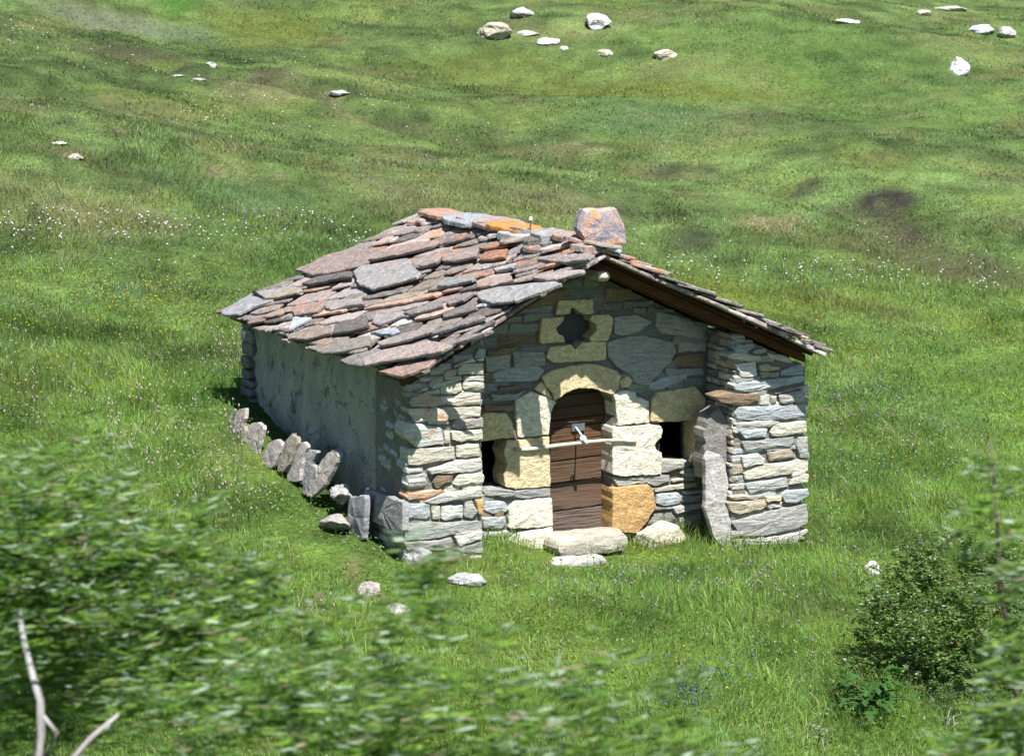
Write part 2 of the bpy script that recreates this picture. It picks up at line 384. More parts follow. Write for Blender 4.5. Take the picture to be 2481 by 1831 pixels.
LW = [ # left wing, zoom 4
 ('b',0,[(575,112),(600,70),(652,65),(655,120),(580,135)]),('lg',0,[(590,137),(645,127),(640,150),(590,152)]),
 ('be',0,[(435,185),(560,122),(592,152),(500,165),(440,200)]),('be',0,[(470,195),(500,167),(640,160),(640,240),(460,240)]),
 ('t',0,[(370,235),(390,210),(462,205),(450,250),(375,265)]),('g',0,[(505,252),(640,248),(640,285),(500,285)]),
 ('be',0,[(500,290),(640,290),(640,330),(600,345),(500,335)]),('be',0,[(375,290),(480,257),(495,275),(380,310)]),
 ('be',0,[(340,320),(490,282),(490,350),(440,370),(350,365)]),('g',0,[(265,310),(300,270),(368,245),(372,285),(280,325)]),
 ('be',.2,[(195,352),(240,317),(275,335),(210,357)]),('be',0,[(245,350),(340,337),(345,370),(250,368)]),
 ('t',.1,[(150,420),(160,385),(250,360),(350,390),(368,440),(300,458),(155,450)]),('be',0,[(440,395),(490,347),(625,360),(620,438),(470,450),(380,440)]),
 ('be',.8,[(130,485),(145,462),(365,460),(400,500),(400,545),(170,555)]),('be',.1,[(372,460),(625,455),(615,520),(440,545),(405,540)]),
 ('m',0,[(430,560),(480,535),(640,535),(635,590),(480,605),(430,590)]),('lg',.65,[(90,610),(110,557),(250,575),(360,600),(370,700),(180,722),(95,640)]),
 ('be',0,[(378,622),(418,612),(415,700),(375,700)]),('be',0,[(425,615),(630,605),(635,670),(480,688),(430,678)]),
 ('be',0,[(450,720),(520,697),(610,700),(615,780),(510,795),(455,790)]),('be',.35,[(125,760),(130,735),(440,717),(445,800),(200,843),(135,840)]),
 ('lg',0,[(265,872),(450,812),(620,797),(630,865),(540,888),(280,903)]),('br',0,[(300,950),(320,912),(440,900),(425,960),(320,1000)]),
 ('be',0,[(430,960),(470,902),(620,890),(640,920),(635,960),(470,985)]),('t',1,[(120,1060),(130,1032),(350,1002),(390,1020),(230,1080),(130,1075)]),
 ('lg',.1,[(240,1087),(400,1020),(620,995),(630,1045),(540,1068),(330,1098)]),('b',.1,[(130,1102),(280,1102),(285,1180),(250,1208),(130,1195)]),
 ('be',0,[(288,1122),(345,1112),(350,1200),(293,1208)]),('lg',0,[(360,1112),(500,1112),(500,1190),(380,1215),(355,1200)]),
 ('g',0,[(508,1090),(560,1075),(600,1160),(560,1198),(505,1180)]),('o',0,[(572,1070),(635,1070),(635,1150),(608,1178)]),
 ('g',.2,[(95,1232),(270,1225),(600,1217),(640,1232),(620,1272),(430,1310),(220,1345),(110,1340)]),
 ('lg',0,[(440,1322),(630,1285),(630,1335),(470,1390)]),('g',0,[(105,1360),(300,1350),(425,1325),(430,1400),(130,1420)]),
 ('g',0,[(390,1402),(460,1398),(630,1345),(640,1430),(380,1450)]),('g',0,[(380,1600),(480,1560),(620,1560),(630,1650),(400,1660)])]
RW = [ # right wing, zoom 5
 ('g',0,[(905,140),(1020,135),(1035,160),(990,180),(910,165)]),('g',0,[(1030,182),(1100,167),(1110,195),(1060,207),(1020,200)]),
 ('be',0,[(865,215),(890,195),(1060,215),(1075,240),(990,250),(870,235)]),('lg',0,[(1112,200),(1230,215),(1280,255),(1270,267),(1130,235)]),
 ('be',0,[(1080,217),(1110,215),(1120,240),(1085,237)]),('p',0,[(905,272),(1040,252),(1050,350),(950,360),(930,310)]),
 ('t',0,[(1060,282),(1100,267),(1195,292),(1195,308),(1075,318)]),('t',0,[(1065,325),(1195,322),(1195,355),(1080,362)]),
 ('b',0,[(1202,312),(1340,267),(1358,300),(1355,338),(1205,348)]),('b',0,[(895,400),(1080,372),(1360,345),(1365,380),(1150,430),(960,453),(900,430)]),
 ('t',0,[(1165,458),(1355,402),(1360,420),(1200,463)]),('br',.2,[(770,482),(830,460),(1060,462),(1065,500),(960,543),(820,520)]),
 ('lg',0,[(1070,477),(1130,467),(1125,538),(1070,538)]),('t',.2,[(1140,480),(1180,472),(1175,525),(1140,525)]),
 ('g',0,[(1185,472),(1355,437),(1358,515),(1200,523)]),('b',0,[(905,590),(930,547),(1365,532),(1370,608),(1130,638),(920,625)]),
 ('g',0,[(900,652),(1130,632),(1200,647),(1130,680),(920,680)]),('b',0,[(925,692),(1115,687),(1110,738),(970,753)]),
 ('be',0,[(1135,702),(1155,662),(1365,637),(1370,710),(1200,738),(1140,735)]),('g',0,[(950,772),(1290,742),(1300,765),(1260,800),(970,828)]),
 ('g',0,[(1310,747),(1370,737),(1385,878),(1330,878),(1300,800)]),('p',0,[(950,862),(1050,847),(1100,880),(1090,910),(960,938)]),
 ('t',0,[(1120,842),(1260,812),(1300,870),(1130,900)]),('be',0,[(960,975),(1070,922),(1385,882),(1385,958),(1240,983),(980,1018)]),
 ('g',0,[(970,1042),(1240,1002),(1260,1060),(1000,1108)]),('be',0,[(1280,1002),(1385,977),(1380,1035),(1262,1050)]),
 ('t',0,[(870,1132),(920,1112),(1080,1122),(1050,1145),(900,1145)]),('y',0,[(1097,1127),(1205,1122),(1200,1158),(1110,1158)]),
 ('b',0,[(1205,1112),(1250,1082),(1380,1077),(1385,1120),(1300,1168),(1225,1165)]),('t',0,[(855,1162),(1080,1147),(1108,1165),(1100,1198),(930,1243),(870,1220)]),
 ('lg',0,[(1117,1177),(1218,1162),(1200,1195),(1120,1208)]),('g',0,[(885,1290),(1150,1212),(1370,1177),(1385,1290),(1330,1328),(1110,1378),(950,1385)]),
 ('lg',0,[(890,1402),(1100,1397),(1380,1342),(1300,1420),(1100,1500),(950,1500)])]
LOW = [ # low courses of the recessed wall
 (4,'g',[(630,1012),(720,997),(840,1012),(1080,992),(1080,1048),(900,1063),(720,1050),(640,1040)]),(4,'b',[(640,1082),(780,1087),(800,1130),(790,1155),(700,1165),(635,1150)]),
 (4,'b',[(620,1192),(780,1182),(790,1230),(760,1265),(640,1265)]),(4,'lg',[(630,1292),(850,1277),(820,1310),(640,1330)]),(4,'lg',[(640,1347),(800,1342),(800,1400),(640,1405)]),
 (4,'lg',[(805,1330),(850,1292),(850,1380),(820,1400)]),(5,'g',[(430,897),(600,895),(625,915),(570,945),(430,968)]),(5,'g',[(550,970),(600,937),(700,975),(700,1000),(590,995)]),
 (6,'g',[(1050,872),(1110,890),(1420,847),(1500,850),(1510,900),(1400,945),(1340,925),(1100,945)]),(5,'be',[(500,1012),(640,1005),(650,1020),(500,1030)]),
 (5,'be',[(385,1087),(500,1050),(660,1037),(665,1060),(560,1080),(400,1095)]),(5,'b',[(400,1112),(540,1097),(570,1130),(550,1170),(450,1188),(400,1170)]),
 (5,'lg',[(570,1090),(700,1082),(700,1105),(580,1112)]),(5,'g',[(572,1122),(700,1112),(690,1160),(570,1160)]),(5,'lg',[(500,1192),(700,1165),(705,1200),(520,1240)]),
 (5,'g',[(540,1262),(700,1242),(710,1310),(560,1325)]),(5,'be',[(590,1332),(700,1327),(775,1400),(770,1430),(620,1450),(590,1400)])]
# dressed sandstone round the door
ARCH = [(575,560),(578,450),(590,370),(612,300),(650,250),(700,213),(760,195),(860,190),(920,198),(980,225),(1020,265),(1055,320),(1080,380),(1060,430),(1050,480),(1045,560)]
DRESS = [(4,'y',[(600,520),(650,492),(780,495),(820,540),(845,655),(600,685)]),
 (4,'y',[(785,684),(1070,650),(1080,985),(850,1003),(775,985),(768,900),(790,830),(762,760)]),
 (4,'w',[(840,412),(960,352),(1118,420),(1085,480),(1072,640),(862,658),(850,560)]),
 (4,'y',[(967,335),(1020,287),(1095,400),(1080,404)]),
 (6,'y',[(510,92),(600,47),(760,12),(880,2),(1000,22),(1090,60),(1118,110),(1100,190),(1060,238),(1010,225),(930,196),(860,188),(780,192),(700,222),(640,265),(605,285),(590,230),(530,160)]),
 (6,'y',[(1112,130),(1170,92),(1213,130),(1190,190),(1120,185)]),
 (6,'w',[(1062,242),(1110,208),(1225,212),(1230,250),(1338,287),(1335,450),(1095,478),(1085,400),(1080,330)]),
 (6,'w',[(1050,492),(1340,467),(1420,477),(1438,500),(1430,560),(1380,620),(1385,655),(1433,690),(1428,848),(1120,868),(1050,850)]),
 (5,'y',[(357,640),(362,510),(400,450),(520,432),(640,412),(708,480),(712,625),(500,640)]),
 (6,'o',[(1052,957),(1320,927),(1370,975),(1388,1100),(1300,1240),(1240,1300),(1052,1290)]),
 (4,'w',[(800,1132),(850,1082),(1085,1057),(1095,1245),(930,1263),(800,1260)]),
 (4,'w',[(862,1290),(1092,1252),(1102,1390),(1000,1440),(830,1470)]),
 (5,'y',[(655,640),(710,628),(722,700),(718,950),(655,940),(650,800)])]
QUAD = [(10,'y',[(115,590),(140,320),(395,310),(380,360),(305,440),(330,500),(395,545),(405,600),(150,612)]),
 (10,'y',[(700,290),(900,285),(948,330),(940,450),(885,580),(690,590),(680,540),(760,470),(755,390),(690,350)]),
 (10,'y',[(225,660),(470,620),(515,685),(600,600),(870,590),(868,800),(280,835),(195,770)]),
 (10,'y',[(300,290),(330,130),(720,110),(740,280),(620,280),(560,250),(500,200),(465,230),(450,285)])]
QHOLE = [(460,230),(495,200),(525,240),(560,290),(680,320),(755,390),(762,440),(700,540),(610,600),(560,650),(515,685),(475,625),(405,600),(400,560),(330,500),(305,440),(330,400),(400,360),(410,300),(450,285)]
UP = [ # bigger grey stones of the shaded gable
 (10,'g',[(880,600),(1080,545),(1300,520),(1620,590),(1665,700),(1610,820),(1540,890),(1420,1010),(1350,1100),(1190,1060),(1160,980),(1080,930),(990,870),(890,760)]),
 (10,'g',[(965,310),(1200,290),(1420,370),(1260,480),(1080,530),(970,500)]),(10,'br',[(1620,830),(1680,760),(1850,730),(1980,720),(1990,880),(1700,880)]),
 (10,'b',[(1360,1060),(1540,990),(1800,950),(1790,1010),(1560,1110),(1390,1140)]),(10,'g',[(1450,250),(1800,330),(1990,480),(1960,560),(1500,500),(1430,400)]),
 (10,'g',[(1700,600),(2000,600),(2010,700),(1700,720)]),(10,'g',[(1540,900),(1980,895),(1990,980),(1560,980)]),(4,'b',[(690,240),(780,200),(1000,185),(1050,210),(1000,280),(900,290),(700,290)]),
 (4,'br',[(735,325),(860,310),(900,330),(840,352),(745,350)]),(4,'g',[(685,370),(840,370),(930,340),(850,410),(700,420)]),(4,'br',[(640,440),(835,440),(840,482),(640,482)]),
 (4,'g',[(830,80),(1040,90),(1050,180),(840,195)]),(4,'g',[(650,120),(820,100),(820,190),(660,230)]),(4,'br',[(750,60),(860,50),(850,85),(760,85)])]

mbW = MB(); mbS = MB(); mbR = mbW
trW = []
ytop_l = lambda x: (eF[2]-.17)+(x-eF[0])*(aF[2]-eF[2])/(aF[0]-eF[0])
ytop_r = lambda x: (eR[2]-.20)+(eR[0]-x)*(aF[2]-eR[2])/(eR[0]-aF[0])
topz = lambda x: min(ytop_l(x), ytop_r(x)) - .02
for k, l, pts in LW:
    P = tr(4, pts, 0); trW.append(P); slab(mbW, P, frY(0), R(.0,.03), .22, colr(k, l))
for k, l, pts in RW:
    P = tr(5, pts, 0); trW.append(P); slab(mbW, P, frY(0), R(.0,.03), .22, colr(k, l))
trR = []
for z_, k, pts in LOW+UP:
    P = tr(z_, pts, DEP); trR.append(P); slab(mbR, P, frY(DEP), R(.0,.025), .2, colr(k))
for z_, k, pts in DRESS+QUAD:
    P = tr(z_, pts, DEP); trR.append(P); slab(mbS, P, frY(DEP), R(.025,.04), .30, colr(k, 0, .05), jit=.007, cut=.012, inset=.007, edge=.012, bulge=.014, seg=.05, flat=(z_ == 10 or (k == 'y' and z_ == 6)))
WIN_L = tr(4, [(560,690),(800,680),(800,985),(560,1000)], DEP)
WIN_R = tr(5, [(432,650),(655,640),(655,940),(600,895),(430,897),(430,720),(390,770),(400,800),(432,830)], DEP)
DOORH = tr(6, ARCH+[(1045,1340),(600,1350),(590,900)], DEP); QH = tr(10, QHOLE, DEP)
HOLES = [WIN_L, WIN_R, DOORH, QH]

def fill(mb, fr, u0, u1, v0, v1, top, traced, holes, cols, prot=-.012, back=.15, hmin=.06, hmax=.15, lmin=.14, lmax=.5, slope=.0):
    v = v0
    while v < v1:
        h = R(hmin, hmax); u = u0
        while u < u1-.03:
            L = min(R(lmin, lmax), u1-u)
            if u1-(u+L) < .1: L = u1-u
            hh = h*R(.85, 1.05)
            P = [(u+R(.003,.012), v+R(0,.012)), (u+L-R(.003,.012), v+R(-.008,.014)), (u+L-R(.003,.02), v+hh-R(.004,.014)), (u+R(.003,.02), v+hh-R(.002,.02))]
            if R(0, 1) < .5: P.insert(3, (u+L*R(.3,.7), v+hh+R(-.01,.012)))
            P = [(a, b+slope*(a-u0)) for a, b in P]
            cu, cv = u+L/2, v+h/2+slope*(u+L/2-u0)
            tests = [(cu, cv)]+P+[(cu, P[0][1]), (cu, P[2][1])]
            tp = [min(b, top(a)) for a, b in P]
            if cv < top(cu)-.02 and not any(inpoly(a, b, T) for a, b in [(cu, cv)] for T in traced) and not any(inpoly(a, b, T) for a, b in tests for T in holes):
                P = [(a, t) for (a, b), t in zip(P, tp)]
                slab(mb, P, fr, prot+R(-.02,.015), back, colr(random.choice(cols), R(0,.3) if R(0,1) < .2 else 0), seg=.11)
            u += L
        v += h
fill(mbW, frY(0), .02, xLi, -.5, 2.9, topz, trW, [], ['g','be','lg','t'])
fill(mbW, frY(0), xRi, xR, -.8, 2.9, topz, trW, [], ['g','b','lg','t'])
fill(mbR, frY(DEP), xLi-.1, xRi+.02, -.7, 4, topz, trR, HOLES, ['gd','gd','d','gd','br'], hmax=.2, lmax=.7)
# right wing inner face, right wall, back wall
fill(mbW, frX(xRi), -DEP, -.02, -.7, 3, lambda u: topz(xRi), [], [], ['g','d','lg','t'], prot=.0, lmin=.1, lmax=.35, hmin=.05, hmax=.12)
fill(mbW, frXp(xR-.02), .15, LEN, -.9, 3.2, lambda u: topz(xR-.1), [], [], ['g','d','lg','t','b'])
fill(mbW, frYb(4.68), -(xR-.05), -.4, 0, 4, lambda u: topz(-u)-.12, [], [], ['g','d','lg','b'])
fill(mbW, frXp(xLi), .05, DEP, -.5, 3, lambda u: topz(xLi), [], [], ['g','be','lg'], prot=-.005, lmin=.1, lmax=.4)

# mortar core behind the stones
mbC = MB()
def prism(mb, P, y0, y1, col=(.3,.3,.3,0)):
    if area(P) < 0: P = P[::-1]
    n = len(P); vs = [(p[0], y0, p[1]) for p in P]+[(p[0], y1, p[1]) for p in P]
    mb.add(vs, [tuple(range(n)), tuple(range(2*n-1, n-1, -1))]+[(i, i+n, (i+1) % n+n, (i+1) % n) for i in range(n)], col)
def toppoly(x0, x1, zb, off=.03):
    xs = [x0]+[x for x in (aF[0],) if x0 < x < x1]+[x1]
    return [(x0, zb), (x1, zb)]+[(x, topz(x)-off) for x in xs[::-1]]
prism(mbC, toppoly(.05, xLi-.03, -.9), .035, DEP+.30)
prism(mbC, toppoly(xRi+.03, xR-.06, -1.1), .035, DEP+.30)
prism(mbC, toppoly(.40, xR-.07, -.3, .14), 4.25, 4.62)
mbC.box((xR-.5, .8, -1.1), (.43,0,0), (0,LEN-1.0,0), (0,0,topz(xR-.3)+1.1-.05))
mbC.box((.20, .8, -.8), (.40,0,0), (.26,LEN-1.0,0), (0,0,topz(.3)+.8-.05))
mbC.build('core', M_mortar, hut)
def plate(P, holes, y0, y1, name, mat, parent):
    import bmesh
    bm = bmesh.new(); es = []
    for L in [P]+holes:
        vs = [bm.verts.new((a, y0, b)) for a, b in L]
        for i in range(len(vs)): es.append(bm.edges.new((vs[i-1], vs[i])))
    r = bmesh.ops.triangle_fill(bm, edges=es, use_beauty=True)
    fs = [g for g in r['geom'] if isinstance(g, bmesh.types.BMFace)]
    # drop faces inside holes
    kill = [f for f in fs if any(inpoly(f.calc_center_median().x, f.calc_center_median().z, h) for h in holes)]
    bmesh.ops.delete(bm, geom=kill, context='FACES')
    fs = list(bm.faces)
    e = bmesh.ops.extrude_face_region(bm, geom=fs)
    for v in [g for g in e['geom'] if isinstance(g, bmesh.types.BMVert)]: v.co.y = y1
    bmesh.ops.recalc_face_normals(bm, faces=bm.faces)
    off = parent.location
    for v in bm.verts: v.co -= off
    me = bpy.data.meshes.new(name); bm.to_mesh(me); me.materials.append(mat)
    o = bpy.data.objects.new(name, me); COL.objects.link(o); o.parent = parent; return o
def grow(Hh, k, up=0):
    c = np.mean(Hh, 0); return [(c[0]+(p[0]-c[0])*k, c[1]+(p[1]-c[1])*k) for p in Hh]
plate(toppoly(xLi-.04, xRi+.04, -1.0), [grow(WIN_L, 1.08), grow(WIN_R, 1.06), grow(DOORH, 1.09), grow(QH, 1.05)], DEP+.035, DEP+.42, 'gable_core', M_mortar, hut)
mbS.build('door_surround', M_sand, hut)['label'] = 'pale sandstone blocks framing the arched door, windows and clover opening'
# board behind the clover opening, coloured dark to stand for the hole's shade
mbq = MB(); q = np.mean(QH, 0); mbq.box((q[0]-.35, DEP+.16, q[1]-.35), (.7,0,0), (0,.03,0), (0,0,.65), (.75,.8,.8,0))
mbq.build('clover_window', m_plain('dark_board', (.045,.05,.05), .8), hut)

# plastered left wall: displaced sheet
def rough_sheet(name, u0, u1, v0, v1, fn, mat, parent, n=(120, 60), col=(.31,.31,.28)):
    us = np.linspace(u0, u1, n[0]); vs = np.linspace(v0, v1, n[1]); V = []; C = []
    for a in us:
        for b in vs:
            V.append(fn(a, b)); C.append((*col, 0))
    i = np.arange(n[0]-1)[:, None]*n[1]+np.arange(n[1]-1)[None]
    F = np.stack([i, i+1, i+n[1]+1, i+n[1]], -1).reshape(-1, 4)
    return npmesh(name, np.array(V), F, np.array(C), mat, parent, off=parent.location)
ztl = topz(.1)+.03
def lw(y, z):
    n = mnoise.fractal(Vector((y*1.2, z*1.6, 4)), 1, 2, 4)*.035+mnoise.noise(Vector((y*7, z*9, 2)))*.018
    stone = 0
    e = min(1, max(0, (y-(LEN-.7))/.7))
    stone = -abs(math.sin(z*13+math.sin(y*3)*.7))*.06*e
    f = min(1, max(0, (.5-y)/.5))
    stone += -abs(math.sin(z*17+1+y))*.03*f
    return (.08+.05*y-n-stone-.0, y+(.05*abs(math.sin(z*13)) if y > LEN-.02 else 0), z)
rough_sheet('plastered_wall', .12, LEN, -.5, ztl, lw, M_plaster, hut, (150, 70))
# ragged quoins at the far left corner and rubble patches on the wall
mbQ = mbW; z = .3
while z < ztl-.05:
    h = R(.10,.2); L = R(.25,.5)
    slab(mbQ, [(-(LEN+.03), z), (-(LEN-L), z+R(-.01,.02)), (-(LEN-L), z+h-.015), (-(LEN+.03), z+h-.01)], frX(.05+.05*LEN), R(.02,.06), .3, colr('d', 0), cut=.04)
    z += h
for _ in range(46):
    y = R(.12, 1.25)*R(.6,1); z = R(.0, 1.85); slab(mbQ, [(-y-.12, z), (-y+.12, z+R(-.02,.02)), (-y+R(.08,.14), z+.09), (-y-.11, z+.1)], frX(.06), R(.0,.03), .2, colr(random.choice('gdb')), cut=.03)
fill(mbQ, frX(.02), -1.25, -.02, -.6, .85, lambda u: .9+.5*u+.15*math.sin(u*9), [], [], ['g','d','lg','m'], prot=.03, back=.3, lmin=.1, lmax=.3, hmin=.06, hmax=.14)
mbW.build('rubble_wall', M_wall, hut)

# clover etc done; slim standing slab against right wing inner corner
mbT = MB()
P = tr(5, [(712,880),(740,830),(800,850),(835,900),(865,1050),(840,1180),(880,1290),(868,1440),(840,1460),(760,1380),(708,1200)], .0)
slab(mbT, P, frY(.0), .03, .05, (.40,.38,.36,.05), bulge=.01)
P = tr(5, [(715,700),(750,600),(800,560),(860,620),(915,740),(950,880),(945,1010),(870,1100),(800,1060),(712,1000)], DEP*.2)
slab(mbT, P, frY(DEP*.2), .0, .25, (.20,.19,.18,.1), bulge=.05, jit=.025, flat=True)
mbT.build('leaning_stone', M_rock, hut)

# ------------------------------------------------------------------ door
YD = DEP+.28
door = MB(); dl = min(p[0] for p in DOORH)-.04; dr = max(p[0] for p in DOORH)+.06; zt = max(p[1] for p in DOORH)
zb = zun(0, 1270, 1172, 1, DEP)[2]-.06
edges_px = [1180,1112,1052,1003,962,932,915,888,862,825]      # board joints down the door, display px
zs = [zun(0, 1270, e, 1, YD)[2] for e in edges_px]
cols = [(1.25,1.55,2.1),(.85,.95,1.1),(.75,.78,.8),(.6,.52,.45),(.85,.72,.6),(.7,.6,.52),(.6,.6,.55),(.5,.5,.45),(.45,.45,.4)]  # tint per board, bottom up; shade under the arch painted into upper boards
nb = len(zs)-1
for i in range(nb):
    z0, z1 = zs[i]+.004, zs[i+1]-.004; k = .012 if i % 2 else 0
    n = 14; vs = []; fs = []
    for a in range(n+1):
        x = dl+(dr-dl)*a/n; w0 = R(-.004,.004); w1 = R(-.004,.004)
        for (yy, zz) in ((YD+.04, z0), (YD-.008-k, z0+w0), (YD-.018-k, z0+.010+w0), (YD-.014-k+R(-.002,.002), (z0+z1)/2), (YD-.018-k, z1-.010+w1), (YD-.006-k, z1+w1), (YD+.04, z1)):
            vs.append((x, yy, zz+.035*(x-dl)))
    for a in range(n):
        for j in range(6): fs.append((a*7+j, (a+1)*7+j, (a+1)*7+j+1, a*7+j+1))
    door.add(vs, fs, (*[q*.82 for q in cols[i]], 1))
door.box((dl, YD+.03, zb-.2), (dr-dl,0,0), (0,.05,0), (0,0,zt-zb+.3), (.3,.3,.3,1))
dob = door.build('door', M_door, hut); dob['label'] = 'brown weathered horizontal plank door under the arch'
lp = MB(); a = zun(6, 738, 462, 1, YD); b = zun(6, 835, 512, 1, YD)
lp.box((a[0], YD-.042, b[2]), (b[0]-a[0],0,0), (0,.012,0), (0,0,a[2]-b[2]), (.2,.2,.2,1), .002)
M_metal = m_plain('dull_metal', (.16,.18,.21), .55, .6)
lp.build('latch_plate', M_metal, dob)
# small ledge strip on door top third
st = MB(); a = zun(6, 700, 445, 1, YD); b = zun(6, 905, 430, 1, YD)
st.box((a[0], YD-.05, a[2]-.012), (b[0]-a[0],0,b[2]-a[2]), (0,.03,0), (0,0,.018), (2.2,2.0,1.8,1)); st.build('ledge_strip', M_door, dob)

# bar across door
bar = empty('wooden_bar', zun(6, 810, 620, 1, DEP-.08))
tag(bar, 'pale bleached wooden pole wedged across the plank door', 'wooden bar')
pts = [zun(6, x, y, 1, DEP-.065) for x, y in [(308,664),(420,660),(520,648),(640,632),(760,618),(870,604),(980,594),(1100,592),(1245,603)]]
t_ = MB(); t_.tube(pts, [.022,.025,.026,.024,.022,.022,.021,.020,.017], (1,1,1,1), 8); t_.build('pole', M_pole, bar, True)
cord = MB(); pts = [zun(6, x, y, 1, YD-.055+(DEP-.10-YD+.055)*t) for x, y, t in [(778,492,0),(800,520,.2),(828,560,.6),(845,590,.9)]]
cord.tube(pts, [.012,.011,.010,.012], (1,1,1,1), 6)
for k in range(3):
    p = zun(6, 838+k*8, 575+k*14, 1, DEP-.10); ring = [p+np.array([.028*math.cos(t), .03*math.sin(t)+.02, .02*math.sin(t+1+k)]) for t in np.linspace(0, 6.3, 9)]
    cord.tube(ring, [.009]*9, (1,1,1,1), 5)
cord.tube([zun(6,850,590,1,DEP-.1), zun(6,862,612,1,DEP-.11), zun(6,858,625,1,DEP-.11)], [.02,.024,.006], (1,1,1,1), 6)
tag(cord.build('cord', m_plain('pale_blue_cord', (.50,.70,.78), .7), None, True), 'pale blue string tying the latch plate to the wooden pole', 'string')

# doorstep stones
ds = MB()
def block(mb, x0, x1, y0, y1, z0, z1, col, seed=0, n=(10,5,4), rough=.02):
    # rounded rough block as displaced box grid
    import itertools
    vs = {}; V = []; F = []
    def idx(i, j, k):
        key = (i, j, k)
        if key not in vs:
            a, b, c = i/n[0], j/n[1], k/n[2]
            p = np.array([a, b, c])*2-1; q = p*np.sqrt(np.maximum(0, 1-.14*(np.roll(p, 1)**2+np.roll(p, 2)**2)))
            w = np.array([x0+(x1-x0)*(q[0]+1)/2, y0+(y1-y0)*(q[1]+1)/2, z0+(z1-z0)*(q[2]+1)/2])
            w = w+np.array(mnoise.noise_vector(Vector(w*4)+Vector((seed,)*3)))*rough+np.array(mnoise.noise_vector(Vector(w*13)+Vector((seed,)*3)))*rough*.5
            vs[key] = len(V); V.append(w)
        return vs[key]
    for ax in range(3):
        o = [a for a in range(3) if a != ax]
        for side in (0, n[ax]):
            for i in range(n[o[0]]):
                for j in range(n[o[1]]):
                    q = []
                    for di, dj in ((0,0),(1,0),(1,1),(0,1)):
                        k = [0,0,0]; k[ax] = side; k[o[0]] = i+di; k[o[1]] = j+dj; q.append(idx(*k))
                    F.append(tuple(q))
    mb.add(V, F, col)
a = zun(0, 1218, 1205, 1, DEP-.45); b = zun(0, 1384, 1190, 1, DEP-.45)
zt_ = zun(0, 1216, 1182, 1, DEP-.40)[2]
block(ds, a[0], b[0], DEP-.42, DEP+.1, a[2]-.10, zt_, (.38,.355,.29,0), 3, rough=.02)
a2 = zun(0, 1190, 1232, 1, -.15); b2 = zun(0, 1352, 1220, 1, -.15)
block(ds, a2[0]+.10, b2[0]-.03, .02, .30, a2[2]-.16, a2[2]-.055, (.36,.36,.34,0), 5, rough=.02)
ds.build('doorstep', M_rock, hut)

# ------------------------------------------------------------------ roof
roofE = empty('roof', (0,0,0)); roofE.parent = hut; roofE.location = (0,0,.0)
def roofmap(Ef, Eb, Af, Ab):
    Ls = (np.linalg.norm(Eb-Ef)+np.linalg.norm(Ab-Af))/2; Lt = (np.linalg.norm(Af-Ef)+np.linalg.norm(Ab-Eb))/2
    N = np.cross((Eb-Ef), (Af-Ef)); N /= np.linalg.norm(N); N = N if N[2] > 0 else -N
    def f(a, b, h):
        s, t = a/Ls, b/Lt
        sag = -.05*math.sin(math.pi*min(1, max(0, s)))*(1-.3*t)+.02*math.sin(3*s+5*t)
        return (Ef*(1-s)+Eb*s)*(1-t)+(Af*(1-s)+Ab*s)*t+N*(h+sag)
    return f, Ls, Lt
def clip(P, ax, lim, keepless):
    out = []
    for i in range(len(P)):
        a, b = P[i-1], P[i]; ia = (a[ax] <= lim) == keepless; ib = (b[ax] <= lim) == keepless
        if ia != ib:
            t = (lim-a[ax])/(b[ax]-a[ax]+1e-12); out.append((a[0]+(b[0]-a[0])*t, a[1]+(b[1]-a[1])*t))
        if ib: out.append(b)
    return out
RC = [(.26,.225,.215),(.21,.195,.19),(.29,.265,.26),(.15,.135,.125),(.33,.295,.28),(.24,.205,.17),(.18,.165,.155)]
